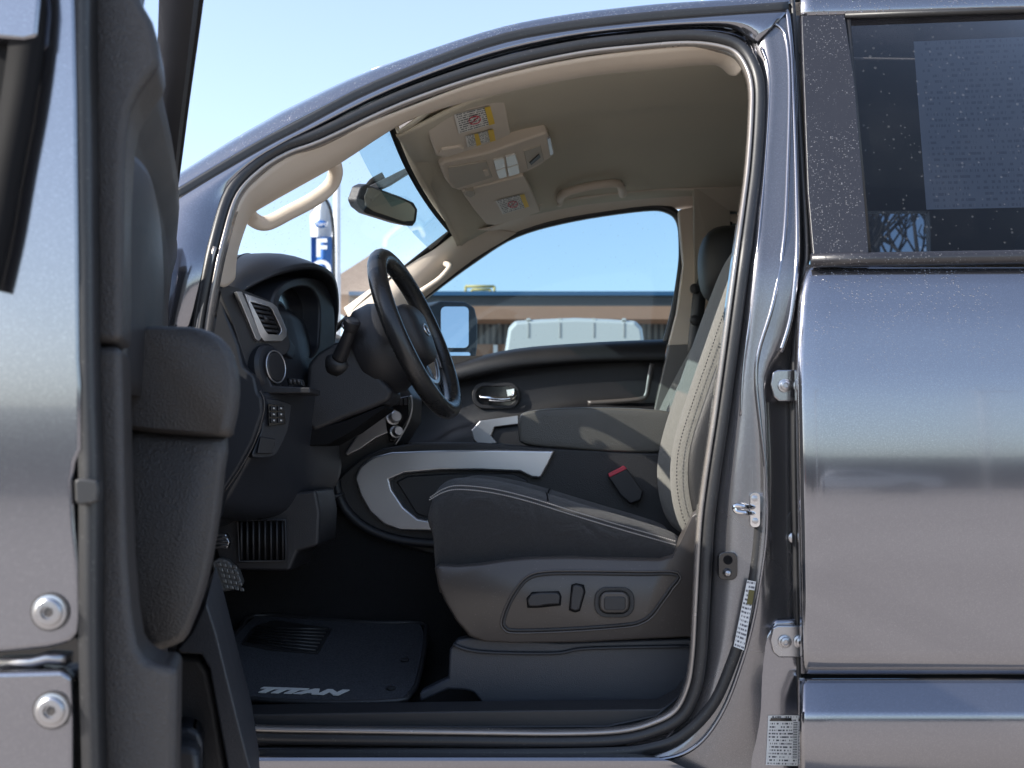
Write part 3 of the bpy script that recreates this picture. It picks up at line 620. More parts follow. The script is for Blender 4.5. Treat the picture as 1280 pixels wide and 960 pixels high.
bz = [Q(a, b, (P(620, 497, 1.688), V((0, -1, 0)))) for a, b in rr(590, 478, 650, 511, 15, 5)]
bi = [Q(a, b, (P(620, 497, 1.688), V((0, -1, 0)))) for a, b in rr(595, 483, 645, 506, 11, 5)]
v, f = ringf(bz, bi, V((0, .02, 0))); mk('handle_bezel', v, f, PLF, fd, bevel=.003)
prism('handle_cup', rr(594, 482, 646, 507, 11, 5), 1.698, 1.71, SHINY, fd, bevel=.001)
sweep('door_handle', cr([P(a, b, y) for a, b, y in ((600, 497, 1.685), (612, 498, 1.672), (628, 499, 1.67), (641, 497, 1.675), (643, 489, 1.685))], 5), [(-.007, -.004), (-.007, .004), (.007, .004), (.007, -.004)], CHR, fd)
prism('lock_button', [(632, 487), (643, 485), (644, 494), (634, 496)], 1.68, 1.70, CHR, fd, bevel=.002)
sweep('door_pull', cr([P(a, b, y) for a, b, y in ((735, 504, 1.675), (770, 502, 1.665), (800, 499, 1.66), (808, 494, 1.66), (811, 478, 1.665), (815, 455, 1.675))], 5), [(-.008, -.008), (-.008, .006), (.008, .006), (.008, -.008)], PLS, fd)
prism('door_silver_trim', [(589, 538), (600, 526), (648, 519), (648, 530), (618, 534), (614, 545), (622, 554), (600, 556), (592, 550)], 1.645, 1.67, SIL, fd, bevel=.003)
# far exterior mirror
dm = prism('door_mirror', [(532, 388), (538, 382), (552, 376), (582, 377), (594, 384), (598, 400), (598, 430), (596, 447), (586, 455), (560, 458), (535, 444)], 0, 0, RUB, T, vec=V((-.09, .085, 0)), pl=(P(568, 415, 2.02), V((.70, -.70, .10)).normalized()), bevel=.010, label='black exterior mirror on the passenger side')
pm2 = (P(568, 415, 2.02) + V((.70, -.70, .10)).normalized() * .003, V((.70, -.70, .10)).normalized())
def mg(name, poly, mat): return prism(name, poly, 0, 0, mat, dm, vec=-pm2[1] * .004, bevel=.001, pl=pm2)
mg('mirror_glass', rr(551, 383, 586, 435, 6), MIR)
mg('mirror_spotter', rr(560, 440, 588, 450, 3), MIR)
mk('mirror_arm', *ext([P(a, b, 1.86) for a, b in ((520, 440), (550, 432), (555, 448), (520, 458))], V((0, .2, 0))), RUB, dm, bevel=.01)

# ---- rear cabin
rs = mk('rear_seat', *loftf([[V((x + dx, y, z)) for x, z in ((.95, .95), (1.30, .98), (1.38, 1.4), (1.42, 1.55), (1.50, 1.5), (1.50, .8), (.95, .8))] for y, dx in ((.26, .02), (.30, 0), (.9, 0), (.95, .01), (1.0, 0), (1.6, 0), (1.64, .02))]), FAB, T, bevel=.02)
for y in (.50, .95, 1.40):
    mk('rear_headrest', *loftf([[V((1.44 + dx, y + dy * w, z)) for dx, dy in ((-.05, -1), (-.06, 0), (-.05, 1), (.03, 1), (.03, -1))] for z, w in ((1.56, .10), (1.60, .125), (1.72, .12), (1.76, .09))]), FAB, rs, bevel=.015)
# far rear door
fw = [V((.52, 1.70, 1.48)), V((1.19, 1.70, 1.48)), V((1.15, 1.60, 1.86)), V((.50, 1.60, 1.86))]
fo_ = [V((.40, 1.72, 1.38)), V((1.74, 1.72, 1.38)), V((1.70, 1.56, 1.93)), V((.38, 1.56, 1.93))]
frd = mk('rear_door', *ringf(fo_, fw, V((0, .05, 0))), BEID, T, smooth=False, label='passenger side rear door seen through the dark glass')
mk('window_pane', [p + V((0, .02, 0)) for p in fw], [[0, 1, 2, 3]], GTI, frd, smooth=False)
mk('door_lower_panel', *box((1.05, 1.74, .95), (1.34, .05, .88)), PL, frd, bevel=.01)

# ================================================================== DASHBOARD
prof = [(-.98, 1.35), (-.88, 1.40), (-.76, 1.425), (-.69, 1.415), (-.655, 1.385), (-.64, 1.33), (-.625, 1.25), (-.64, 1.15), (-.66, 1.05), (-.70, .95), (-.78, .90), (-.98, .90)]
secs = []
for Y, s in ((.235, .9), (.25, 1), (.30, 1), (.36, 1), (.45, 1), (.74, 1), (.80, 1), (1.2, 1.0), (1.55, 1), (1.66, 1), (1.69, .9)):
    dxx = interp([(.235, -.13), (.30, -.085), (.36, -.045), (.45, 0)], Y); secs.append([V((-.8 + (x + .8) * s + dxx * (1 if x > -.9 else 0), Y, 1.2 + (z - 1.2) * s)) for x, z in prof])
v, f = loftf(secs)
dash = mk('dashboard', v, f, PLB, T, bevel=.012, seg=3, label='black dashboard')
# hood over the instruments
rows = [[V((x, Y, z)) for x, z in r] for Y, r in (
    (.245, [(-.93, 1.37), (-.85, 1.39), (-.79, 1.40), (-.745, 1.405), (-.725, 1.39)]),
    (.275, [(-.93, 1.41), (-.84, 1.435), (-.77, 1.445), (-.72, 1.445), (-.70, 1.42)]),
    (.335, [(-.93, 1.43), (-.85, 1.465), (-.77, 1.487), (-.69, 1.488), (-.645, 1.462)]),
    (.42, [(-.93, 1.44), (-.85, 1.48), (-.77, 1.506), (-.67, 1.512), (-.60, 1.488)]),
    (.52, [(-.93, 1.44), (-.85, 1.48), (-.77, 1.508), (-.66, 1.515), (-.585, 1.492)]),
    (.62, [(-.93, 1.43), (-.85, 1.47), (-.77, 1.497), (-.67, 1.502), (-.585, 1.478)]),
    (.70, [(-.93, 1.41), (-.85, 1.44), (-.77, 1.455), (-.67, 1.45), (-.595, 1.42)]),
    (.75, [(-.93, 1.37), (-.85, 1.39), (-.77, 1.39), (-.68, 1.36), (-.62, 1.32)]))]
surf('instrument_hood', rows, PLB, dash, 4, 4, solid=.012)
sweep('hood_stitch', cr([V((-.74, Y, z)) for Y, z in ((.285, 1.459), (.335, 1.496), (.42, 1.517), (.52, 1.52), (.62, 1.508), (.69, 1.463))], 5), circ(.0018, 5), DARK, dash, ref=V((0, 0, 1)))
# cluster housing: ring facing the driver
def px_Y(tab):
    return lambda a, b: P(a, b, interp(tab, a))
cl = px_Y([(335, .31), (350, .34), (400, .60), (418, .68)])
ro = [(338, 392), (344, 366), (358, 352), (378, 346), (398, 349), (411, 358), (417, 374), (419, 400), (418, 430), (410, 448), (392, 460), (370, 452), (356, 440), (347, 415)]
ri = [(350, 388), (352, 371), (362, 362), (378, 358), (390, 361), (397, 372), (400, 384), (400, 400), (399, 425), (397, 436), (389, 447), (378, 440), (366, 428), (356, 408)]
v, f = ringf(cr([cl(a, b) for a, b in ro], 3, True), cr([cl(a, b) + V((.0, 0, 0)) for a, b in ri], 3, True), V((-.09, .01, 0)))
mk('cluster_housing', v, f, PLB, dash, bevel=.006, seg=3)
gauge = [cl(a, b) + V((-.045, .01, 0)) for a, b in cr_ ] if 0 else [cl(a, b) + V((-.05, .0, 0)) for a, b in ro]
mk('instrument_cluster', gauge, [list(range(len(gauge)))], SHINY, dash)
for (Yg, zg, rg) in ((.43, 1.36, .05), (.57, 1.36, .05)):
    v, f = lathef(V((-.675, Yg, zg)), V((1, -.1, .2)), [(0, rg), (.012, rg), (.012, rg * .88), (.004, rg * .86), (.004, 0)], 24); mk('gauge_dial', v, f, SIL if 0 else PLB, dash, sharp=30)
# dash end cap
prism('end_cap', [(236, 470), (250, 420), (258, 378), (268, 360), (276, 362), (284, 395), (298, 432), (304, 458), (318, 470), (322, 490), (327, 496), (328, 516), (316, 552), (298, 586), (280, 614), (262, 650), (236, 660)], .215, .30, PLB, dash, bevel=.008, seg=3)
# vent panel
vt = px_Y([(270, .205), (292, .215), (360, .345)])
vp = [(273, 357), (297, 360), (322, 369), (345, 381), (358, 410), (364, 432), (356, 444), (338, 447), (322, 455), (310, 461), (303, 452), (301, 436), (288, 396)]
v, f = ext(cr([vt(a, b) for a, b in vp], 2, True), V((-.06, .05, 0))); mk('vent_panel', v, f, PLF, dash, bevel=.004)
def on(fn, pts, k): return [fn(a, b) + V((k, -k * .9, 0)) for a, b in pts]
sb = [(292, 365), (299, 365), (324, 423), (320, 427), (316, 424)]
v, f = ext(on(vt, sb, .008), V((-.01, .012, 0))); g = G().add(v, f)
vo = [(302, 367), (337, 379), (343, 384), (355, 412), (355, 421), (349, 427), (327, 427), (322, 420)]
vi = [(309, 378), (332, 384), (336, 388), (347, 411), (347, 415), (344, 419), (331, 418), (327, 413)]
g.add(*ringf(on(vt, vo, .008), on(vt, vi, .010), V((-.014, .014, 0)))); g.mk('air_vent', SIL, dash, bevel=.002)
v, f = ext(on(vt, vi, .002), V((-.004, .004, 0))); mk('vent_cavity', v, f, DARK, dash)
g = G()
for k in range(6):
    t = (k + .5) / 6; a = V((309 + 19 * t, 379 + 37 * t, 0)); b_ = V((332 + 15 * t, 384 + 34 * t, 0))
    g.add(*sweepf(on(vt, [(a.x, a.y), (b_.x, b_.y)], .007), [(-.003, -.001), (-.003, .001), (.003, .001), (.003, -.001)]))
g.add(*ext(on(vt, [(324, 394), (330, 396), (334, 404), (328, 403)], .010), V((-.006, .006, 0))))
g.mk('vent_slats', PLF, dash)
# light switch knob
ks = px_Y([(310, .22), (360, .34)])
ax = V((.93, -.36, .08)).normalized(); kc = P(341, 459, .285)
v, f = lathef(kc - ax * .03, ax, [(0, .050), (.02, .052), (.028, .046), (.03, .036)], 28); mk('knob_bezel', v, f, PLB, dash, sharp=40)
v, f = lathef(kc - ax * .006, ax, [(0, .034), (.012, .033), (.016, .029), (.017, 0)], 28); mk('light_knob', v, f, PLF, dash, sharp=40)
tor = [kc + ax * .008 + (ax.cross(V((0, 0, 1))).normalized() * math.cos(t * .262) + ax.cross(ax.cross(V((0, 0, 1)))).normalized() * math.sin(t * .262)) * .0345 for t in range(24)]
v, f = sweepf(tor, circ(.0018, 6), True, ax); mk('knob_ring', v, f, SIL, dash)
# knee panel (lower dash) as a curved surface from end cap to tunnel
kp = [[P(a, b, y) for a, b, y in r] for r in (
    [(318, 492, .23), (350, 490, .30), (390, 488, .42), (440, 486, .60), (470, 484, .76)],
    [(326, 515, .235), (352, 520, .31), (385, 530, .42), (410, 540, .55), (426, 545, .66)],
    [(314, 560, .24), (344, 570, .32), (380, 583, .43), (405, 585, .55), (425, 582, .66)],
    [(296, 592, .25), (330, 606, .33), (372, 618, .43), (400, 612, .56), (421, 600, .66)],
    [(276, 626, .26), (312, 638, .34), (358, 640, .44), (392, 632, .56), (414, 618, .66)],
    [(260, 640, .30), (300, 650, .40), (345, 648, .50), (395, 634, .60), (430, 616, .75)])]
surf('knee_panel', kp, PLB, dash, 4, 4, solid=.008)
sweep('panel_seam', cr([P(a, b, y) for a, b, y in ((325, 489, .212), (330, 500, .21), (329, 518, .21), (318, 553, .21), (300, 586, .212), (281, 614, .215))], 5), circ(.0016, 6), SIL if 0 else PLS, dash)
prism('lower_shelf', [(318, 462), (330, 458), (340, 482), (388, 484), (388, 492), (326, 492)], .26, .36, PLF, dash, bevel=.004)
prism('button_strip', [(358, 472), (376, 474), (378, 482), (360, 483)], .33, .36, SHINY, dash, bevel=.001)
g = G()
for k in range(3): g.add(*ext([P(361 + k * 5 + a, 474 + b, .327) for a, b in ((0, 0), (3.4, .4), (3.6, 6), (.4, 5.6))], V((0, .006, 0))))
g.mk('button_marks', PLS, dash)
spn = lambda a, b: P(a, b, interp([(315, .225), (370, .33)], a))
v, f = ext(cr([spn(a, b) - V((0, .012, 0)) for a, b in ((333, 498), (364, 504), (366, 512), (362, 538), (352, 560), (343, 571), (318, 572), (320, 560), (328, 540), (333, 515))], 2, True), V((-.02, .03, 0))); mk('switch_panel', v, f, PLB, dash, bevel=.003)
for q in ([(335, 505), (354, 508), (357, 530), (336, 533)],):
    v, f = ext([spn(a, b) + V((.006, -.02, 0)) for a, b in q], V((-.01, .02, 0))); mk('switch_bank', v, f, SHINY, dash, bevel=.001)
for r_ in range(2):
    for c_ in range(3):
        a = 337.5 + r_ * 9; b_ = 508 + c_ * 7.5
        v, f = ext([spn(a + p, b_ + q) + V((.008, -.023, 0)) for p, q in ((0, 0), (7, 1), (7, 6.5), (0, 6))], V((-.006, .01, 0))); mk('rocker_switch', v, f, PLF, dash, bevel=.0015)
        v, f = ext([spn(a + p, b_ + q) + V((.009, -.026, 0)) for p, q in ((2.6, 2), (4.6, 2.2), (4.6, 4), (2.6, 3.8))], V((-.006, .01, 0))); mk('switch_mark', v, f, GREYT, dash)
v, f = ext([spn(a, b) + V((.006, -.018, 0)) for a, b in ((325, 546), (344, 549), (340, 567), (321, 567))], V((-.01, .02, 0))); mk('blank_switch', v, f, PLF, dash, bevel=.002)
# footwell side vent and pedals
prism('footwell_panel', [(278, 625), (395, 612), (400, 640), (398, 682), (372, 690), (362, 714), (275, 712), (262, 660)], .42, .62, PLF, dash, bevel=.008)
g = G(); g.add(*ext([P(a, b, .415) for a, b in ((297, 650), (357, 650), (357, 701), (299, 701))], V((0, .01, 0)))); g.mk('grille_recess', DARK, dash)
g = G()
for k in range(8): g.add(*ext([P(300 + k * 7.4 + a, b, .405) for a, b in ((0, 651), (2.2, 651), (2.6, 700), (.4, 700))], V((0, .012, 0))))
g.add(*sweepf([P(a, b, .405) for a, b in ((297, 650), (357, 650), (358, 701), (299, 702))], [(-.002, -.003), (-.002, .003), (.002, .003), (.002, -.003)], True))
g.mk('footwell_grille', PLF, dash)
pd = prism('brake_pedal', [(264, 702), (272, 697), (284, 700), (296, 712), (302, 728), (297, 737), (278, 740), (268, 728)], .40, .43, M('pedal_rubber', (.09, .09, .09), .4, bump=('grain', 130, 1.0)), T, bevel=.005, label='rubber faced brake pedal')
sweep('pedal_arm', cr([P(a, b, y) for a, b, y in ((282, 712, .43), (272, 690, .46), (276, 650, .5), (300, 600, .52))], 4), circ(.009, 8), RUB, pd)
g = G()
for r_ in range(5):
    for c_ in range(4):
        cx, cy = 271 + c_ * 6.5 + r_ * 2.2, 703 + r_ * 7 + c_ * 1.2
        g.add(*ext([P(cx + a, cy + b_, .397) for a, b_ in ((0, 0), (4.6, .6), (5.6, 4.6), (1, 4.2))], V((0, .006, 0))))
g.mk('pedal_treads', M('pedal_metal', (.30, .30, .30), .35, .8), pd, bevel=.001)
fp = prism('parking_brake_pedal', [(266, 668), (282, 667), (287, 678), (284, 686), (268, 686)], .36, .38, STEEL, T, bevel=.003, label='small metal ribbed parking brake pedal')
g = G()
for k in range(3): g.add(*ext([P(a, 671 + k * 5 + b, .357) for a, b in ((268, 0), (284, -1), (285, 1.5), (268, 2.5))], V((0, .006, 0))))
g.mk('pedal_ribs', RUB, fp)
# centre stack pieces seen past the column
cs = prism('centre_stack', [(400, 560), (430, 470), (440, 440), (500, 470), (516, 496), (514, 525), (496, 556), (470, 572), (420, 600)], .86, 1.06, PLF, T, bevel=.008, label='black centre stack behind the steering column')
prism('stack_silver_trim', [(458, 523), (468, 513), (482, 511), (488, 540), (470, 548), (450, 562), (433, 570), (431, 566), (446, 545)], .84, .87, SIL, cs, bevel=.004)
prism('climate_panel', [(481, 500), (512, 494), (513, 522), (495, 552), (486, 552), (482, 530)], .835, .86, SHINY, cs, bevel=.004)
for (a, b, r_) in ((491, 522, .016), (494, 540, .013)):
    v, f = lathef(P(a, b, .835), V((.5, -.85, .1)), [(0, r_ * 1.25), (.006, r_ * 1.25), (.007, r_), (.024, r_ * .92), (.026, r_ * .8), (.026, 0)], 20); mk('climate_knob', v, f, SIL, cs, sharp=35)
g = G()
for k in range(4): g.add(*ext([P(488 + k * 5.6 + a, b, .828) for a, b in ((0, 498), (4, 497.4), (4, 506), (0, 506.6))], V((0, .01, 0))))
g.mk('stack_buttons', PLF, cs, bevel=.001)
sweep('stack_edge', cr([P(a, b, .832) for a, b in ((514, 494), (515, 510), (511, 526), (503, 542), (494, 556))], 5), circ(.0025, 6), SIL, cs)

# ---- steering column and wheel
sc_ = prism('steering_column', [(384, 455), (398, 440), (418, 428), (444, 424), (458, 440), (474, 470), (492, 490), (486, 502), (462, 512), (430, 524), (392, 540), (384, 530), (382, 490)], .43, .575, PLF, T, bevel=.022, seg=4, label='steering column shroud')
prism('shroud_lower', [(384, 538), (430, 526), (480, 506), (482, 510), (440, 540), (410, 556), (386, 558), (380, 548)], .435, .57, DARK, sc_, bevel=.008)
stp = cr([P(a, b, y) for a, b, y in ((424, 448, .43), (430, 434, .415), (436, 418, .40), (440, 404, .39))], 4)
v, f = sweepf(stp, circ(.013, 12), scale=[lerp(1.35, .95, i / (len(stp) - 1)) for i in range(len(stp))]); mk('stalk', v, f, PLF, sc_)
sa = (P(440, 404, .39) - P(430, 434, .415)).normalized()
v, f = lathef(P(437, 412, .392), sa, [(0, .017), (.004, .019), (.022, .019), (.026, .014), (.026, 0)], 18); mk('stalk_knob', v, f, PLF, sc_, sharp=35)
v, f = lathef(P(437, 410, .392), sa, [(0, .0195), (.006, .0195)], 18); mk('stalk_ring', v, f, SIL, sc_)
v, f = lathef(P(424, 450, .44), (sa + V((0, -.4, 0))).normalized(), [(-.02, .034), (.004, .030), (.012, .018), (.012, 0)], 18); mk('stalk_boot', v, f, RUB, sc_)
C0 = P(520, 418, .50)
n_ax = V((.915, -.12, .385)).normalized(); e1 = V((.16, 1, 0)); e1 = (e1 - n_ax * e1.dot(n_ax)).normalized(); e2 = n_ax.cross(e1)
if e2.z < 0: e2 = -e2
WR = .192
def W(a, r, h=0): return C0 + e1 * (r * math.cos(a)) + e2 * (r * math.sin(a)) + n_ax * h
wp = [W(2 * math.pi * k / 72, WR) for k in range(72)]
WHL = M('wheel_leather', (.020, .020, .021), .27, bump=('grain', 600, .12), var=(14, .2), rvar=.1)
sw = G().add(*sweepf(wp, [(0.0215 * math.cos(t), .0220 * math.sin(t)) for t in [2 * math.pi * i / 14 for i in range(14)]], True, n_ax)).mk('steering_wheel', WHL, T, label='black leather steering wheel')
v, f = lathef(C0 - n_ax * .13, n_ax, [(0, .055), (.0, .095), (.02, .108), (.055, .110), (.085, .098), (.10, .085)], 36); mk('wheel_back_cover', v, f, PLF, sw, sharp=50)
# airbag hub
hub = [(-.085, .035), (-.07, .062), (0, .072), (.07, .062), (.085, .035), (.072, -.03), (.045, -.065), (0, -.075), (-.045, -.065), (-.072, -.03)]
def hubl(s, h): return [q for q in cr([C0 + e1 * (a * s) + e2 * (b_ * s) + n_ax * h for a, b_ in hub], 3, True)]
mk('airbag_cover', *loftf([hubl(1.0, -.045), hubl(1.02, -.01), hubl(.98, .010), hubl(.86, .020), hubl(.5, .026)]), PLF, sw)
for sgn in (-1, 1):
    pts = [C0 + e1 * (sgn * a) + e2 * b_ + n_ax * h for a, b_, h in ((.07, .035, -.012), (.12, .03, -.01), (.182, .02, -.004), (.184, -.03, -.004), (.12, -.022, -.01), (.07, -.02, -.012))]
    mk('wheel_spoke', *ext(pts, -n_ax * .02), SHINY, sw, bevel=.004)
    pts = [C0 + e1 * (sgn * a) + e2 * b_ + n_ax * h for a, b_, h in ((.085, .036, -.006), (.125, .032, -.003), (.18, .024, .003), (.18, .016, .003), (.125, .022, -.003), (.085, .026, -.006))]
    mk('spoke_trim', *ext(pts, -n_ax * .012), CHR, sw, bevel=.002)
    pts = [C0 + e1 * (sgn * a) + e2 * b_ + n_ax * h for a, b_, h in ((.02, -.06, -.01), (.05, -.06, -.01), (.065, -.178, -.004), (.025, -.184, -.004))]
    mk('wheel_spoke', *ext(pts, -n_ax * .018), SHINY, sw, bevel=.004)
    g = G()
    for k in range(3): g.add(*ext([C0 + e1 * (sgn * (.10 + .022 * k + a)) + e2 * (-.005 + b_) + n_ax * .0 for a, b_ in ((0, 0), (.016, 0), (.016, .016), (0, .016))], -n_ax * .012))
    g.mk('spoke_buttons', PLF, sw, bevel=.002)
for a0, a1 in ((205, 335), (-28, 28), (152, 208)):
    pts = [W(R(lerp(a0, a1, t / 20)), .120 if a0 > 200 else .150, -.002) for t in range(21)]
    mk('wheel_trim_arc', *sweepf(pts, [(-.005, -.003), (-.005, .003), (.005, .003), (.005, -.003)], False, n_ax), SIL, sw, bevel=.0015)
emb = [C0 + e1 * (.018 * math.cos(t * .314)) + e2 * (.014 * math.sin(t * .314)) + n_ax * .027 for t in range(20)]
mk('wheel_emblem', *sweepf(emb, circ(.0022, 6), True, n_ax), CHR, sw)
g = G()
for k in range(60):
    a = 2 * math.pi * k / 60
    pass
    g.add(*sweepf([W(a, WR - .0190, .002), W(a + .1048, WR - .0190, .002)], circ(.0009, 4), False, n_ax))
g.mk('rim_stitching', STI, sw)

# ================================================================== CENTRE CONSOLE
cc = prism('centre_console', [(418, 604), (430, 590), (452, 572), (480, 560), (520, 553), (600, 553), (700, 560), (832, 566), (852, 600), (860, 720), (560, 700), (500, 682), (460, 668), (432, 642)], .805, 1.09, PL, T, bevel=.008, seg=3, label='centre console between the front seats')
so = [(443, 598), (449, 584), (466, 571), (490, 565), (540, 563), (620, 562), (694, 563), (686, 580), (676, 598), (664, 597), (650, 590), (600, 588), (550, 588), (505, 592), (487, 600), (490, 612), (505, 634), (522, 648), (545, 652), (600, 652), (600, 664), (545, 664), (500, 663), (480, 656), (462, 640), (450, 620)]
prism('silver_trim_frame', so, .785, .815, SIL, cc, bevel=.006, seg=3)
prism('console_insert', [(495, 602), (510, 595), (560, 592), (640, 592), (660, 600), (655, 640), (540, 650), (520, 642)], .797, .82, PLF, cc, bevel=.005)
sweep('lower_trim', cr([P(a, b, .795) for a, b in ((419, 600), (424, 622), (436, 642), (458, 660), (490, 673), (530, 679), (600, 682))], 5), [(-.012, -.01), (-.010, .006), (0, .010), (.010, .006), (.012, -.01)], PLB, cc)
for (a, y) in ((525, .90), (560, .90), (585, 1.0)):
    v, f = lathef(P(a, 556, y), V((0, 0, 1)), [(0, .042), (.004, .042), (.005, .036), (.0, .034)], 24); mk('cup_holder_ring', v, f, CHR, cc, sharp=30)
# padded armrest lid
ap = [(646, 530), (650, 517), (662, 512), (700, 509), (760, 508), (836, 511), (850, 520), (850, 562), (827, 568), (760, 567), (700, 561), (660, 558), (648, 552)]
secs = []
cen = V((750, 538, 0))
for Y, s in ((.80, .90), (.807, .965), (.82, 1.0), (.95, 1.02), (1.07, 1.0), (1.085, .96), (1.09, .9)):
    pf = [(cen.x + (a - cen.x) * lerp(1, s, .25), cen.y + (b - cen.y) * s) for a, b in ap]
    secs.append([V((P(a, b, .81).x, Y, P(a, b, .81).z)) for a, b in pf])
mk('console_armrest', *loftf(secs), M('armrest_leather', (.082, .080, .072), .36, bump=('grain', 500, .4), var=(10, .12)), cc, bevel=.004, sub=1)
# seat belt buckle
bk = root_b = prism('belt_buckle', [(760, 596), (783, 585), (804, 614), (801, 625), (788, 630), (775, 618)], .77, .795, PLF, T, bevel=.004, label='black seat belt buckle with red release button')
prism('buckle_button', [(760, 592), (780, 582), (784, 586), (762, 597)], .768, .79, RED, bk, bevel=.002)

# ================================================================== SEATS
def seat(dY, label, driver):
    mir = (lambda y: y) if driver else (lambda y: 1.90 - y)
    # cushion
    st = [(-.322, .905, .05), (-.319, .935, .25), (-.308, .960, .6), (-.285, .975, .9), (-.25, .981, 1), (-.18, .974, 1), (-.10, .955, 1), (0, .924, 1), (.08, .90, 1), (.16, .877, 1), (.215, .862, .9), (.235, .855, .6)]
    rec = (lambda z: 0) if driver else (lambda z: interp([(1.0, 0), (1.25, .022), (1.5, .07), (1.6, .09)], z))
    cs_ = [(.300, -.9), (.268, -.8), (.262, -.10), (.266, -.03), (.276, -.004), (.30, .022), (.335, .036), (.375, .030), (.415, .006), (.46, -.004), (.52, -.006), (.58, -.004), (.625, .006), (.665, .030), (.705, .036), (.74, .022), (.762, -.004), (.772, -.03), (.776, -.10), (.770, -.8), (.74, -.9)]
    secs = []
    for x, z, k in st:
        sec = []
        for y, dz in cs_:
            yy = .52 + (y - .52) * (1 - .05 * (1 - k))
            zz = .76 if dz < -.5 else z + dz * (k if dz > 0 else 1)
            xx = x + (.02 * (1 - k) if dz < -.02 else 0) + (.01 if dz < -.5 and x < -.25 else 0)
            if dz > -.2: xx -= .012 * math.exp(-((y - .52) / .16) ** 2) * (1 if x < -.2 else 0)
            sec.append(V((xx, mir(yy), zz)))
        secs.append(sec)
    s = mk('front_seat', *loftf(secs), FAB, T, sub=2, label=label)
    # seat stitching, two rows of thread on the bolster seam
    for off_, dzz in ((.0, .004), (.012, .012)):
        g = G(); pth = [V((x - (.006 if i == 0 else 0), mir(.271 + off_), z + dzz * k)) for i, (x, z, k) in enumerate(st[2:-1])]
        pth = resample(cr(pth, 6), 120 * 2 + 1)
        for i in range(0, 240, 2): g.add(*sweepf([pth[i] + V((0, -.003 if driver else .003, .002)), pth[i].lerp(pth[i + 1], 1.5 if i < 239 else 1) + V((0, -.003 if driver else .003, .002))], circ(.0013, 4), False, V((0, 0, 1))))
        g.mk('cushion_stitching', STI, s)
    sm_ = [V((-.06, mir(.41 + .22 * t / 8), .945 + .003 - .0)) for t in range(9)]
    # backrest
    bt = [(.86, .255, .35), (.885, .235, .75), (.93, .222, 1), (1.0, .210, 1), (1.08, .215, 1), (1.18, .246, 1), (1.28, .281, 1), (1.38, .316, 1), (1.46, .344, .95), (1.54, .37, .8), (1.585, .39, .5), (1.60, .41, .2)]
    bs = [(.315, .17), (.285, .155), (.266, .11), (.264, .05), (.272, .015), (.292, -.006), (.318, -.010), (.35, .002), (.385, .028), (.43, .040), (.52, .044), (.61, .040), (.655, .028), (.69, .002), (.722, -.010), (.748, -.006), (.768, .015), (.776, .05), (.774, .11), (.755, .155), (.725, .17)]
    bt = [(z, x + rec(z), k) for z, x, k in bt]
    secs = [[V((x + (dx - .07) * (.55 + .45 * k) + .07, mir(.52 + (y - .52) * (.88 + .12 * k)), z)) for y, dx in bs] for z, x, k in bt]
    bk_ = mk('backrest', *loftf(secs), FABG, s, sub=2)
    for yy, dx in ((.283, .008),):
        g = G(); pth = resample(cr([V((x + dx + (.008 if k < 1 else 0), mir(yy - (0.006 if dx < 0 else .012)), z)) for z, x, k in bt[1:9]], 6), 161)
        for i in range(0, 160, 2): g.add(*sweepf([pth[i] + V((-.002, -.002, 0)), pth[i + 1] + V((-.002, -.002, 0))], circ(.0012, 4), False, V((1, 0, 0))))
        g.mk('backrest_stitching', STI if 0 else RUB, s)
    # dark side facing of the backrest (leather)
    rows = [[V((x + dx, mir(y), z)) for y, dx in ((.2600, .030), (.2520, .044), (.2500, .10), (.275, .158))] for z, x, k in bt[2:9]]
    surf('backrest_side_panel', rows, LEA, s, 3, 3, solid=.003)
    # headrest
    hx = .460 if not driver else .49
    hs = []
    for z, kx, ky in ((1.535, .45, .55), (1.55, .8, .8), (1.60, 1.0, .98), (1.66, 1.06, 1), (1.71, 1.0, .97), (1.745, .78, .85), (1.76, .42, .6)):
        hs.append([V((hx + .03 * (z - 1.65) + .084 * kx * math.cos(t) * (1 if math.cos(t) < 0 else .75), mir(.52) + .125 * ky * (abs(math.sin(t)) ** .6) * (1 if math.sin(t) > 0 else -1), z)) for t in [2 * math.pi * i / 20 for i in range(20)]])
    mk('headrest', *loftf(hs), LEA, s, sub=1)
    g = G()
    for yy in (.46, .58): g.add(*sweepf([V((hx, mir(yy), 1.50)), V((hx, mir(yy), 1.58))], circ(.007, 8), False, V((1, 0, 0))))
    g.mk('headrest_post', CHR, s)
    return s
ds = seat(0, 'driver seat in dark cloth with side switches', True)
ss = seat(0, 'passenger seat in dark cloth on the far side', False)
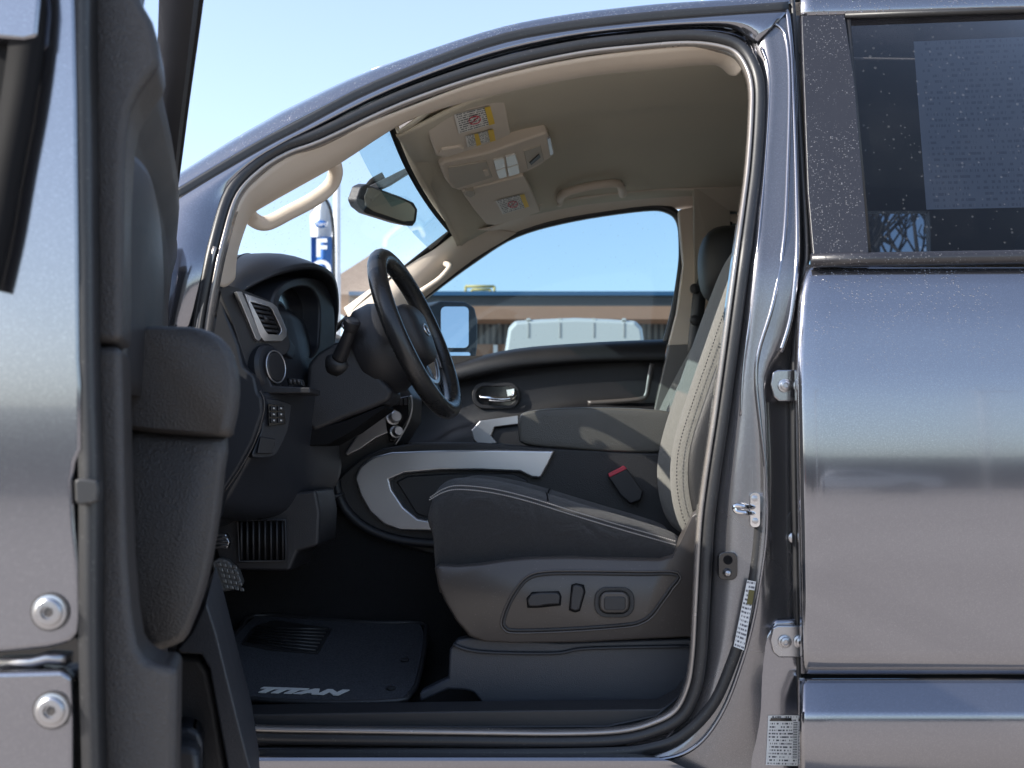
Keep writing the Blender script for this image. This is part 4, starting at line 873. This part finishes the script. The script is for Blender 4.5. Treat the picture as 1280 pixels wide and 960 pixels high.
# transverse seam and centre panel of driver cushion
g = G()
pth = [V((-.075 + .0 * t, .425 + .19 * t / 10, .945)) for t in range(11)]
bpy.context.view_layer.update(); dg = bpy.context.evaluated_depsgraph_get(); dse = ds.evaluated_get(dg); offr = OFF[ds.name]
def lay(x, y):
    ok, loc, nn, i_ = dse.ray_cast(V((x, y, 1.4)) - offr, V((0, 0, -1)))
    return (loc + offr) if ok else V((x, y, .9))
for nm, pts in (('cushion_seam', [(-.27 + .47 * t / 24, .418) for t in range(25)]), ('cushion_seam', [(-.27 + .47 * t / 24, .622) for t in range(25)]), ('cross_seam', [(-.06 - .015 * math.cos((t / 16 - .5) * 3), .30 + .44 * t / 16) for t in range(17)])):
    pl_ = [lay(*q) for q in pts]
    mk(nm, *sweepf([p + V((0, 0, .0004)) for p in pl_], circ(.0022, 6), False, V((0, 0, 1))), DARK, ds)
    for sgn in (-1, 1):
        g = G(); q2 = [lay(p[0] + (.006 * sgn if nm == 'cross_seam' else 0), p[1] + (.006 * sgn if nm != 'cross_seam' else 0)) + V((0, 0, .0008)) for p in pts]; q2 = resample(q2, 121)
        for i in range(0, 119, 2): g.add(*sweepf([q2[i], q2[i + 1]], circ(.0009, 4), False, V((0, 0, 1))))
        g.mk('seam_stitching', M('stitch_grey', (.10, .10, .10), .8), ds)
# driver seat shield
shp = [(543, 710), (548, 706), (570, 707), (600, 705), (630, 700), (660, 697), (712, 696), (780, 698), (826, 699), (843, 694), (856, 668), (868, 640), (884, 628), (886, 700), (884, 795), (800, 799), (724, 803), (640, 804), (604, 802), (586, 795), (570, 776), (556, 752), (547, 730)]
secs = []
cen = V((730, 750, 0))
for Y, s_ in ((.222, .93), (.2255, .972), (.235, .995), (.255, 1.0), (.32, 1.0)):
    secs.append([V((P(a, b, .235).x, Y, P(a, b, .235).z)) for a, b in [(cen.x + (a - cen.x) * (1 - (1 - s_) * .45), cen.y + (b - cen.y) * s_) for a, b in shp]])
sh_ = mk('side_shield', *loftf(secs), PLS, ds, sharp=50)
rp_ = [(632, 784), (630, 776), (636, 758), (646, 740), (660, 724), (680, 718), (720, 717), (800, 718), (846, 719), (838, 735), (826, 752), (814, 768), (800, 777), (780, 781), (712, 786), (645, 788)]
ro_ = cr([P(a, b, .2205) for a, b in rp_], 4, True)
sweep('shield_groove', ro_, [(-.0032, -.003), (-.0032, .0), (-.0014, .0012), (.0014, .0012), (.0032, .0), (.0032, -.003)], PL, ds, True)
sweep('shield_bead', offs(ro_, -.006), [(-.0022, -.003), (-.002, .001), (0, .0022), (.002, .001), (.0022, -.003)], PLS, ds, True)
prism('seat_switch', [(659, 750), (664, 743), (675, 741), (697, 741), (700, 745), (699, 755), (683, 756), (672, 758), (661, 758)], .207, .225, PLF, ds, bevel=.003, seg=3)
prism('seat_switch', [(716, 733), (720, 731), (728, 733), (730, 740), (724, 762), (719, 764), (713, 761), (714, 745)], .207, .225, PLF, ds, bevel=.003, seg=3)
for q, c_ in ((0, 0),):
    o_ = [P(a, b, .216) for a, b in rr(743, 734, 793, 772, 15, 5)]; i_ = [P(a, b, .216) for a, b in rr(749, 739, 787, 767, 11, 5)]
    mk('lumbar_ring', *ringf(o_, i_, V((0, .008, 0))), PL, ds, bevel=.002)
    prism('seat_switch', rr(750, 740, 786, 766, 10, 5), .206, .225, PLS, ds, bevel=.004, seg=3)
    prism('lumbar_pad', rr(755, 746, 782, 763, 4, 4), .203, .21, PLF, ds, bevel=.002)
for q in ([(658, 748), (665, 740), (699, 739), (702, 746), (701, 757), (673, 760), (659, 760)], [(714, 731), (720, 729), (730, 731), (732, 740), (725, 764), (719, 766), (711, 763)]):
    prism('switch_gap', q, .2185, .224, DARK, ds, bevel=.001)
PLC = M('plastic_seat_base', (.036, .041, .053), .42, bump=('grain', 600, .25), var=(5, .15))
# seat base cover
prism('base_cover', [(562, 812), (570, 800), (584, 797), (700, 803), (870, 798), (880, 800), (880, 886), (606, 886), (600, 876), (592, 866), (580, 863), (560, 862), (524, 878), (524, 866), (560, 848)], .25, .30, PLC, ds, bevel=.006, seg=3)
sweep('cover_bead', cr([P(a, b, .245) for a, b in ((566, 806), (600, 815), (690, 817), (722, 812), (760, 810), (866, 808))], 4), [(-.004, -.004), (-.003, .003), (.003, .003), (.004, -.004)], PLB, ds)
mk('seat_frame', *box((0, .52, .68), (.5, .44, .16)), DARK, ds, bevel=.01)
mk('seat_frame', *box((0, 1.38, .68), (.5, .44, .16)), DARK, ss, bevel=.01)
# passenger belt hanging on the pillar
g = G(); g.add(*sweepf([P(a, b, 1.62) for a, b in ((908, 275), (884, 340), (874, 370), (869, 420), (862, 500))], [(-.022, -.001), (-.022, .001), (.022, .001), (.022, -.001)])); sb_ = g.mk('seat_belt', RUB, T, label='black seat belt webbing on the far pillar')
for (a, b) in ((868, 361), (868, 400)):
    v, f = lathef(P(a, b, 1.6), V((0, -1, 0)), [(-.02, .014), (.01, .016), (.014, .01), (.014, 0)], 14); mk('belt_stop', v, f, RUB, sb_, sharp=35)

# ================================================================== OPEN DRIVER DOOR
def DO(s, w, z): return V((-.79 + .277 * s + w, -s, z))
dv = V((-.277, 1, 0))  # direction from trailing edge to hinge
def PD(px, py, s): return P(px, py, -s)
def dprism(name, poly, s0, depth, mat, parent, bevel=.006, seg=3, smoothpoly=0, **kw):
    if smoothpoly: poly = [(q.x, q.y) for q in cr([V((a, b, 0)) for a, b in poly], smoothpoly, True)]
    v, f = ext([PD(a, b, s0) for a, b in poly], dv * depth); return mk(name, v, f, mat, parent, bevel=bevel, seg=seg, **kw)
shut = [(-180, -80), (93, -80), (95, 0), (98, 120), (100, 300), (101, 450), (103, 480), (103, 562), (96, 578), (92, 600), (95, 660), (99, 700), (100, 770), (98, 792), (88, 803), (60, 810), (0, 816), (-180, 830)]
fdoor = dprism('front_door', shut, 1.15, 1.12, PAINT, T, bevel=.008, label='driver door swung wide open, painted edge toward the viewer')
dprism('door_edge_lower', [(-180, 842), (0, 840), (78, 838), (90, 846), (92, 900), (92, 1150), (-180, 1150)], 1.15, 1.12, PAINT, fdoor, bevel=.006)
dprism('latch_recess', [(-180, 800), (97, 795), (104, 812), (102, 850), (-180, 860)], 1.125, .1, SHINY, fdoor, bevel=.002)
sweep('latch_claw', [PD(a, b, 1.13) for a, b in ((0, 829), (40, 828), (60, 822), (84, 824))], [(-.006, -.006), (-.006, .004), (.006, .004), (.006, -.006)], STEEL, fdoor)
for (a, b) in ((62, 765), (65, 888)):
    c = PD(a, b, 1.152); v, f = lathef(c, V((0, -1, 0)), [(-.001, .0185), (.0005, .0185), (.0005, .0)], 28); mk('bolt_washer', v, f, PLS, fdoor, sharp=28)
    v, f = lathef(c, V((0, -1, 0)), [(.001, .0048), (.0036, .0048), (.0036, 0)], 6); mk('torx_recess', v, f, PLS, fdoor, sharp=28)
    v, f = lathef(c, V((0, -1, 0)), [(0, .0165), (.0015, .0165), (.002, .0135), (.004, .013), (.0052, .011), (.0054, .0066), (.003, .006), (.003, 0)], 28); mk('latch_bolt', v, f, STEEL, fdoor, sharp=28)
# dark glass-run / outer cover piece at the top of the edge
sweep('edge_channel', cr([PD(a, b, s) for a, b, s in ((47, -60, 1.165), (47, 0, 1.165), (43, 60, 1.165), (33, 130, 1.165), (18, 210, 1.165), (4, 290, 1.165), (-12, 360, 1.165))], 5), [(-.006, -.006), (-.006, .004), (.0, .008), (.022, .006), (.024, -.006)], DARK, fdoor)
dprism('edge_cap', [(-40, -60), (46, -60), (50, 0), (46, 46), (30, 50), (-40, 44)], 1.176, .02, PAINT, fdoor, bevel=.004)
dprism('edge_inset', [(-60, 48), (22, 52), (20, 110), (8, 200), (-10, 300), (-60, 360)], 1.156, .02, DARK, fdoor, bevel=.004)
# rubber between metal and trim
sweep('door_seal', cr([PD(a, b, 1.145) for a, b in ((103, -60), (104, 100), (106, 300), (108, 470), (112, 600), (112, 800), (116, 960), (118, 1080))], 4), [(-.006, -.02), (-.006, .0), (-.002, .006), (.003, .002), (.009, .004), (.009, -.02)], RUB, fdoor)
dprism('seal_bumper', [(93, 600), (100, 598), (122, 600), (124, 612), (122, 628), (100, 632), (94, 628)], 1.165, .04, RUB, fdoor, bevel=.006)
# trim: upper end, lower end
tu = dprism('trim_upper', [(110, -60), (166, -60), (176, 0), (190, 24), (197, 48), (199, 72), (196, 84), (184, 100), (172, 118), (163, 138), (158, 165), (155, 220), (154, 330), (153, 429), (109, 429)], 1.12, .10, PLD, fdoor, bevel=.010, seg=4)
tl = dprism('trim_lower', [(109, 432), (152, 432), (154, 520), (156, 620), (159, 700), (164, 765), (171, 808), (182, 826), (205, 834), (222, 832), (221, 900), (218, 1050), (128, 1050), (118, 880), (112, 600)], 1.12, .10, PLD, fdoor, bevel=.010, seg=4)
# inner panel loft, trailing edge to hinge
secs = []
pf0 = [(-.02, 1.462), (.045, 1.468), (.060, 1.455), (.056, 1.43), (.034, 1.40), (.016, 1.34), (.014, 1.27), (.014, 1.20), (.014, 1.10), (.014, .9), (.014, .7), (.014, .48), (-.02, .46)]
for s, k in ((1.06, 1), (.95, 1), (.8, 1), (.6, .95), (.4, .8), (.25, .62), (.12, .45), (.03, .4)):
    secs.append([DO(s, (w if w < 0 else w * k) + .004, z) for w, z in pf0])
mk('inner_panel', *loftf(secs), PLF, fdoor, bevel=.006, seg=2)
# bulged speaker/upper insert
rows = [[DO(s, w, z) for s, w in ((1.05, .018), (.98, .034), (.9, .04), (.75, .036), (.6, .02))] for z in (1.38, 1.34, 1.28, 1.2, 1.12)]
for i, k in enumerate((.2, .8, 1, .8, .4)):
    rows[i] = [p + V((.012 * k, 0, 0)) for p in rows[i]]
surf('upper_insert', rows, PLF, fdoor, 3, 3, solid=.003)
def dloft(name, poly, s0, s1, mat, taper=.8, rnd=.02):
    cen = V((sum(a for a, b in poly) / len(poly), sum(b for a, b in poly) / len(poly), 0))
    poly = [(q.x, q.y) for q in cr([V((a, b, 0)) for a, b in poly], 2, True)]
    secs = []
    for ds_, k in ((0, .90), (.006, .955), (.018, .99), (.035, 1.0)):
        secs.append([PD(158 + (a - 158) * k, cen.y + (b - cen.y) * k, s0) + dv * ds_ for a, b in poly])
    L_ = s0 - s1
    for t, k in ((.5, lerp(1, taper, .5)), (1, taper)):
        secs.append([PD(155 + (a - 155) * k, cen.y + (b - cen.y) * k, s0) + dv * L_ * t for a, b in poly])
    return mk(name, *loftf(secs), mat, fdoor, sharp=60)
dloft('door_armrest', [(157, 420), (162, 408), (180, 405), (220, 405), (252, 408), (278, 420), (293, 442), (300, 475), (299, 505), (293, 535), (286, 546), (240, 545), (190, 541), (164, 537), (157, 525)], .98, .45, PLD, .85)
dloft('door_pull_panel', [(155, 538), (200, 538), (250, 541), (284, 545), (281, 590), (275, 645), (266, 700), (255, 745), (240, 785), (228, 806), (205, 815), (182, 823), (172, 805), (163, 760), (158, 690), (155, 610)], .965, .45, PLD, .8)
# map pocket
dprism('map_pocket', [(222, 812), (240, 790), (258, 752), (270, 790), (285, 850), (300, 910), (318, 980), (330, 1060), (300, 1060), (283, 950), (270, 880), (262, 836), (252, 818), (226, 816)], .80, .5, PLB, fdoor, bevel=.006)
dprism('pocket_liner', [(215, 818), (250, 820), (262, 840), (272, 890), (290, 1000), (215, 1000)], .74, .3, PLF, fdoor, bevel=.01)
dprism('cup_insert', [(210, 912), (236, 908), (250, 916), (254, 930), (252, 1000), (210, 1000)], .80, .1, PLB, fdoor, bevel=.012)
dprism('cup_insert', [(210, 930), (244, 934), (250, 944), (252, 1000), (210, 1000)], .84, .05, PLF, fdoor, bevel=.012)
# window frame of the door
wf = cr([DO(*q) for q in ((.16, .0, 1.42), (.30, .024, 1.505), (.45, .045, 1.605), (.60, .066, 1.70), (.78, .088, 1.80), (.95, .11, 1.86), (1.10, .12, 1.875))], 5)
v, f = sweepf(wf, [(-.025, -.022), (-.028, .0), (-.018, .022), (-.004, .024), (.0, .012), (.010, .010), (.014, .024), (.024, .020), (.025, -.022)], False, V((1, 0, -.3)), scale=[lerp(.5, 1.15, min(1, i / 18)) for i in range(len(wf))]); mk('window_frame', v, f, PLF, fdoor, sharp=50)
mk('window_frame', *sweepf([DO(1.04, -.012, 1.40), DO(1.05, .03, 1.65), DO(1.08, .11, 1.875)], [(-.03, -.03), (-.03, .03), (.03, .03), (.03, -.03)], False, V((1, 0, 0))), PLF, fdoor, bevel=.008)

# antenna
tube('antenna', [V((-1.25, 1.75, 1.28)), V((-1.24, 1.76, 2.0))], .003, RUB, T, 6)
T_done = True

# ================================================================== floor mat
plm = plane3(P(315, 877, .27), P(495, 884, .25), P(525, 784, .72)); plm = (plm[0], plm[1] if plm[1].z > 0 else -plm[1])
mp = [(284, 812), (300, 792), (320, 774), (400, 780), (470, 784), (526, 785), (532, 800), (530, 822), (522, 858), (514, 872), (496, 882), (400, 884), (312, 879), (290, 870), (268, 850)]
mc = Q(410, 840, plm)
FM = root('floor_mat', mc, 'dark carpet floor mat with TITAN lettering in the driver footwell', 'floor mat')
v, f = ext([Q(a, b, plm, .012) for a, b in mp], plm[1] * -.012); mk('mat_body', v, f, MATM, FM, bevel=.005)
sweep('mat_binding', cr([Q(a, b, plm, .011) for a, b in mp], 3, True), circ(.006, 8), RUB, FM, True, ref=plm[1])
hp = [(318, 790), (345, 782), (415, 793), (398, 824), (340, 820), (302, 812)]
v, f = ext([Q(a, b, plm, .0165) for a, b in hp], plm[1] * -.006); hpp = mk('heel_pad', v, f, RUB, FM, bevel=.002)
g = G()
for k in range(7):
    t = (k + .5) / 7; a = V((318, 790, 0)).lerp(V((302, 812, 0)), t); b_ = V((415, 793, 0)).lerp(V((398, 824, 0)), t)
    g.add(*sweepf([Q(a.x + 6, a.y, plm, .018), Q(lerp(a.x, b_.x, .5), lerp(a.y, b_.y, .5) + 1, plm, .018), Q(b_.x - 4, b_.y, plm, .018)], circ(.003, 6), False, plm[1]))
g.mk('heel_pad_ribs', RUB, hpp)
a = Q(316, 864, plm); b_ = Q(430, 868, plm); xd = (b_ - a).normalized(); yd = plm[1].cross(xd)
tw = (b_ - a).length
text('mat_lettering', 'TITAN', GREYT, FM, Q(373, 872, plm, .0145), xd, yd, .035, .001, .35, .0026, 1.72, 1.08)
for q in ((506, 832), (489, 868)):
    v, f = lathef(Q(*q, plm, .012), plm[1], [(0, .010), (.004, .010), (.005, .007), (.005, 0)], 14); mk('mat_hook', v, f, RUB, FM, sharp=30)

# ================================================================== BEYOND THE TRUCK
# feather flag seen through the windshield
fY = 14.0
FL = root('feather_flag', (P(417, 575, fY).x, fY, 0), 'blue and white feather flag with an oval emblem', 'flag')
fc = [(388, 262), (391, 254), (397, 248), (404, 247), (410, 256), (414, 268), (416, 285), (416.5, 300), (416, 296)]
def flagband(name, y0, y1, mat):
    rows = []
    for k in range(7):
        y = lerp(y0, y1, k / 6)
        xl = interp([(247, 398), (254, 391), (264, 387), (300, 389), (420, 389)], y); xr = interp([(247, 404), (256, 411), (270, 414.5), (300, 416), (420, 416)], y)
        rows.append([P(lerp(xl, xr, t / 6), y, fY + .10 * math.sin(t * 1.3 + k * .4)) for t in range(7)])
    return surf(name, rows, mat, FL, 2, 2)
flagband('flag_top', 247, 296, FLAGW); flagband('flag_bottom', 296, 480, BLUE)
rows = None
ov = [P(401 + 8.2 * math.cos(t * .314), 280 + 4.6 * math.sin(t * .314), fY - .16) for t in range(20)]
mk('flag_emblem', *ext(ov, V((0, .02, 0))), BLUE, FL)
ox = V((1, 0, 0)); oz = V((0, 0, 1))
text('emblem_script', 'Ford', FLAGW, FL, P(401, 280, fY - .19), ox, oz, .085, .004, .35, 0, 1.05)
for k, (ch, yy) in enumerate((('F', 311), ('O', 338), ('R', 365), ('D', 392))):
    text('flag_letter', ch, FLAGW, FL, P(401.5, yy, fY - .16), ox, oz, .33, .004, 0, .012, 1.0)
tube('flag_pole', cr([P(a, b, fY - .02) for a, b in ((417.5, 668), (417.5, 420), (417, 310), (415.5, 275), (411, 256), (404, 247), (398, 247))], 5), .022, RUB, FL, 8)
# white light pole
lp = P(421, 575, 22); LP_ = root('light_pole', (lp.x, 22, 0), 'tall white light pole beside the feather flag', 'light pole')
v, f = sweepf([V((lp.x, 22, 0)), V((lp.x, 22, 8.1))], circ(.075, 12), False, V((0, -1, 0)), [1.2, .9]); mk('pole', v, f, WHT, LP_)
mk('lamp_head', *box((lp.x, 22, 8.1), (.35, .35, .12)), WHT, LP_, bevel=.03)
mk('pole_base', *box((lp.x, 22, .2), (.5, .5, .4)), M('concrete', (.4, .39, .37), .9), LP_, bevel=.03)
# long low workshop across the lot
wY = 26.0
def z_at(py, Y): return P(0, py, Y).z
bx0, bx1 = P(440, 0, wY).x, P(1500, 0, wY).x
WS = root('workshop', ((bx0 + bx1) / 2, wY, 0), 'long low workshop with brown fascia and blue roof edge', 'building')
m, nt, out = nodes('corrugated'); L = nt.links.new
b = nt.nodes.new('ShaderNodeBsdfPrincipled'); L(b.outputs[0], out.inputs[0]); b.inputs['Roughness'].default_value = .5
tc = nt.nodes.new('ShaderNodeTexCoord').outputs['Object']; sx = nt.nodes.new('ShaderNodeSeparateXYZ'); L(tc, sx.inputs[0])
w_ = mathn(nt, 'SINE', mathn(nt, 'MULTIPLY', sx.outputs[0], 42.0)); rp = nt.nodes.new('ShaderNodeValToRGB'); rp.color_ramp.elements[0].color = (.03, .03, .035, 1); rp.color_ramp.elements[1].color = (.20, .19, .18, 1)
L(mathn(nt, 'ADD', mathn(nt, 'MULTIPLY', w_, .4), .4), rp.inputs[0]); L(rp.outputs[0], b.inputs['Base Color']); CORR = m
BRN = M('fascia_brown', (.34, .185, .115), .7); NAVY = M('roof_edge_blue', (.03, .10, .20), .4); FDK = M('fascia_dark', (.05, .055, .06), .6); BRICK = M('brick_wall', (.26, .15, .10), .9, bump=('noise', 20, .4), var=(3, .3))
def wall(name, y0, y1, d, mat, dep=.3, x0=bx0, x1=bx1, **kw):
    z0, z1 = z_at(y1, wY), z_at(y0, wY); return mk(name, *box(((x0 + x1) / 2, wY + d + dep / 2, (z0 + z1) / 2), (x1 - x0, dep, z1 - z0)), mat, WS, smooth=False, **kw)
wall('upper_fascia', 372, 386, -.3, FDK, 1.0); wall('roof_edge', 367, 372, -.4, NAVY, 8.0); wall('brown_fascia', 386, 402, -.5, BRN, 1.2)
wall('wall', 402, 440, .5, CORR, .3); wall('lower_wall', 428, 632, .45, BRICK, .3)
wall('wall', 402, 632, 6, BRICK, .3)
for k in range(14):
    mk('downpipe', *box((P(470 + k * 74, 0, wY).x, wY + .40, 1.9), (.10, .10, 3.8)), WHT if k % 3 else FDK, WS, smooth=False)
for k in range(5):
    a = 660 + k * 110
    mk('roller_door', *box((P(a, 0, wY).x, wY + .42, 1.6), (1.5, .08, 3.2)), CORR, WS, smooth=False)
g = G()
for (a, b, c, d) in ((582, 358, 618, 358), (582, 358, 582, 368), (618, 358, 618, 368), (590, 362, 613, 362), (590, 362, 590, 368), (613, 362, 613, 368)):
    g.add(*sweepf([P(a, b, wY + 1), P(c, d, wY + 1)], circ(.035, 6), False, V((0, -1, 0)) if 1 else 0))
g.mk('roof_rail', YELP, WS)
# white van parked beyond, seen from behind
vY = 8.0; vs = (D + vY) / F
vx = P(719, 0, vY).x; VN = root('parked_van', (vx, vY + 2.4, 0), 'white panel van with a ribbed roof parked beyond the passenger window', 'van')
zt = z_at(398, vY)
def vsec(Y, k=1, dz=0): return [V((vx + a * k, Y, z)) for a, z in ((-.93, .35), (-.96, .9), (-.93, 1.25), (-.70, 1.65), (-.605, zt - .26 + dz), (-.575, zt - .07 + dz), (-.52, zt - .015 + dz), (-.3, zt + dz), (0, zt + .012 + dz), (.3, zt + dz), (.52, zt - .015 + dz), (.575, zt - .07 + dz), (.605, zt - .26 + dz), (.70, 1.65), (.93, 1.25), (.96, .9), (.93, .35))]
vb = mk('van_body', *loftf([vsec(vY, .97, -.03), vsec(vY + .06), vsec(vY + 3.4), vsec(vY + 3.9, .98, -.25), [V((p.x, vY + 4.9, min(p.z, 1.1))) for p in vsec(vY + 4.9, .95)]]), VWH, VN, bevel=.03)
g = G()
for a in (-.40, -.13, .16, .42): g.add(*ext([V((vx + a + q, vY + .02, zt - .015)) for q in (-.022, .022)] + [V((vx + a + .016, vY + .02, zt + .004)), V((vx + a - .016, vY + .02, zt + .004))], V((0, 3.2, 0))))
g.mk('roof_ribs', VWH, vb, bevel=.004)
for a in (-.40, -.13, .16, .42): mk('rear_groove', *box((vx + a, vY + .004, zt - .10), (.018, .02, .13)), M('groove_grey', (.34, .33, .31), .5), vb, bevel=.004)
prismv = mk('rear_window', *ext([V((vx + a, vY - .012, z)) for a, z in ((-.62, 1.35), (.62, 1.35), (.52, zt - .34), (-.52, zt - .34))], V((0, .03, 0))), GLOSS, vb)
for s_ in (-1, 1):
    v, f = lathef(V((vx + s_ * .72, vY + .9, .36)), V((s_, 0, 0)), [(0, .2), (0, .36), (.22, .36), (.24, .3), (.24, .2), (.2, 0)], 24); mk('wheel', v, f, RUB, VN, sharp=40)
    v, f = lathef(V((vx + s_ * .72, vY + 3.9, .36)), V((s_, 0, 0)), [(0, .2), (0, .36), (.22, .36), (.24, .3), (.24, .2), (.2, 0)], 24); mk('wheel', v, f, RUB, VN, sharp=40)
    mk('tail_lamp', *box((vx + s_ * .84, vY + .0, 1.15), (.12, .06, .4)), RED, VN, bevel=.01)
# tan building seen low in the windshield corner
tY = 40.0
TB = root('tiled_building', (P(455, 0, tY).x, tY, 0), 'tan building with a sloping tiled roof seen low through the windshield', 'building')
m, nt, out = nodes('roof_tiles'); L = nt.links.new
b = nt.nodes.new('ShaderNodeBsdfPrincipled'); L(b.outputs[0], out.inputs[0]); b.inputs['Roughness'].default_value = .9
tc = nt.nodes.new('ShaderNodeTexCoord').outputs['Object']; br = nt.nodes.new('ShaderNodeTexBrick'); br.inputs['Scale'].default_value = 3.6
mp_ = nt.nodes.new('ShaderNodeMapping'); mp_.inputs['Rotation'].default_value = (R(90), R(0), 0); L(tc, mp_.inputs[0]); L(mp_.outputs[0], br.inputs['Vector'])
br.inputs['Color1'].default_value = (.47, .38, .32, 1); br.inputs['Color2'].default_value = (.40, .32, .27, 1); br.inputs['Mortar'].default_value = (.25, .20, .17, 1); br.inputs['Mortar Size'].default_value = .03
L(br.outputs[0], b.inputs['Base Color']); TILE = m
mk('wall', *ext([P(a, b, tY) for a, b in ((436, 366), (476, 366), (476, 615), (436, 615))], V((0, 8, 0))), TILE, TB, smooth=False)
mk('roof', *ext([P(a, b, tY - .3) for a, b in ((386, 368), (476, 310), (482, 312), (484, 368))], V((0, 9, 0))), TILE, TB, smooth=False)
# bare tree beyond the far rear window
tx = P(1128, 0, 9).x
TR = root('bare_tree', (tx, 9, 0), 'bare winter tree glimpsed through the dark rear door window', 'tree')
g = G(); random.seed(3)
def branch(p, d, l, r, n):
    q = p + d * l; g.add(*sweepf([p, p.lerp(q, .5) + V((random.uniform(-.05, .05), random.uniform(-.05, .05), 0)), q], circ(r, 5), False, V((0, -1, .01)), [1, .85, .7]))
    if n:
        for _ in range(3 if n > 1 else 4):
            dd = (d + V((random.uniform(-.7, .7), random.uniform(-.7, .7), random.uniform(-.15, .5)))).normalized(); branch(q, dd, l * random.uniform(.6, .85), r * .6, n - 1)
branch(V((tx, 9, 0)), V((0, 0, 1)), 1.4, .11, 5)
g.mk('trunk_and_branches', M('bark', (.09, .07, .055), .9), TR)
# the lot behind the viewer (mirrored in the paint): a long building and a white car
hz_ = mk('long_building', *box((8, -38, 1.3), (120, 6, 2.6)), M('grey_siding', (.10, .10, .11), .8), None, smooth=False)
hz_['label'] = 'long dark single storey building behind the viewer'; hz_['category'] = 'building'

def sedan(x, y, mat, label):
    r_ = root('parked_car', (x, y, 0), label, 'car', 'cars parked behind the viewer')
    pr = [(-2.2, .35), (-2.25, .7), (-1.9, .88), (-1.0, .98), (-.45, 1.40), (.7, 1.44), (1.35, 1.05), (2.1, .98), (2.25, .7), (2.2, .35)]
    b_ = mk('car_body', *loftf([[V((x + a * k, y + dy, .35 + (z - .35) * k2)) for a, z in pr] for dy, k, k2 in ((-.9, .97, .93), (-.8, 1, 1), (.8, 1, 1), (.9, .97, .93))]), mat, r_, bevel=.04)
    for s_ in (-1, 1): mk('side_window', *ext([V((x + a, y + s_ * .905, z)) for a, z in ((-.85, .98), (-.42, 1.30), (.62, 1.32), (1.1, 1.0))], V((0, s_ * .01, 0))), GLOSS, b_)
    for a in (-1.35, 1.4):
        for s_ in (-1, 1):
            v, f = lathef(V((x + a, y + s_ * .72, .33)), V((0, s_, 0)), [(0, .2), (0, .33), (.2, .33), (.21, .2), (.18, 0)], 20); mk('wheel', v, f, RUB, r_, sharp=40)
    return r_
sedan(6.5, -27, WHT, 'white saloon car mirrored in the rear door paint')
sedan(-5.5, -28, M('car_red', (.35, .03, .02), .3, 0, .6), 'dark red saloon car parked behind the viewer')
sedan(.5, -27.5, M('car_dark', (.04, .045, .06), .3, 0, .6), 'black saloon car parked behind the viewer')
for x in (3.0, 9.0):
    r_ = root('lamp_post', (x, -24, 0), 'tall pale lamp post behind the viewer', 'lamp post', 'lamp posts behind the viewer')
    mk('post', *sweepf([V((x, -24, 0)), V((x, -24, 6))], circ(.10, 8), False, V((0, 1, 0))), WHT, r_); mk('lamp_head', *box((x + .3, -24, 6), (.9, .35, .14)), WHT, r_, bevel=.03)
# ================================================================== CAMERA, LIGHT
cam = bpy.data.cameras.new('camera'); co = bpy.data.objects.new('camera', cam); COL.objects.link(co)
co.location = (0, -D, CZ); co.rotation_euler = (R(90), 0, 0)
cam.sensor_width = 36; cam.lens = F / 1280 * 36; cam.shift_x = (640 - CX) / 1280; cam.shift_y = (CY - 480) / 1280
cam.clip_start = .05; cam.clip_end = 3000
cam.dof.use_dof = True; cam.dof.focus_distance = 2.62; cam.dof.aperture_fstop = 7.0
SC.camera = co
SUNEL = 33; sd = V((-1, -.36, 0)).normalized()
sunv = V((sd.x * math.cos(R(SUNEL)), sd.y * math.cos(R(SUNEL)), math.sin(R(SUNEL))))
li = bpy.data.lights.new('sun', 'SUN'); li.energy = 7.0; li.angle = R(.5); li.color = (1, .94, .84)
lo = bpy.data.objects.new('sun', li); COL.objects.link(lo); lo.rotation_euler = (-sunv).to_track_quat('-Z', 'Y').to_euler(); lo.location = (-8, -3, 8)
w = bpy.data.worlds.new('World'); SC.world = w; w.use_nodes = True
nt = w.node_tree; bg = nt.nodes['Background']; sky = nt.nodes.new('ShaderNodeTexSky'); sky.sky_type = 'NISHITA'; sky.sun_disc = False
sky.sun_elevation = R(SUNEL); sky.sun_rotation = math.atan2(sd.x, sd.y); sky.air_density = 1.0; sky.dust_density = 1.2; sky.ozone_density = 3.0
hs_ = nt.nodes.new('ShaderNodeHueSaturation'); hs_.inputs['Saturation'].default_value = .80; hs_.inputs['Hue'].default_value = .500
nt.links.new(sky.outputs[0], hs_.inputs['Color']); nt.links.new(hs_.outputs[0], bg.inputs[0]); bg.inputs[1].default_value = .35
SC.view_settings.view_transform = 'Standard'; SC.view_settings.look = 'None'; SC.view_settings.exposure = 0
SC.cycles.max_bounces = 10; SC.cycles.transparent_max_bounces = 16
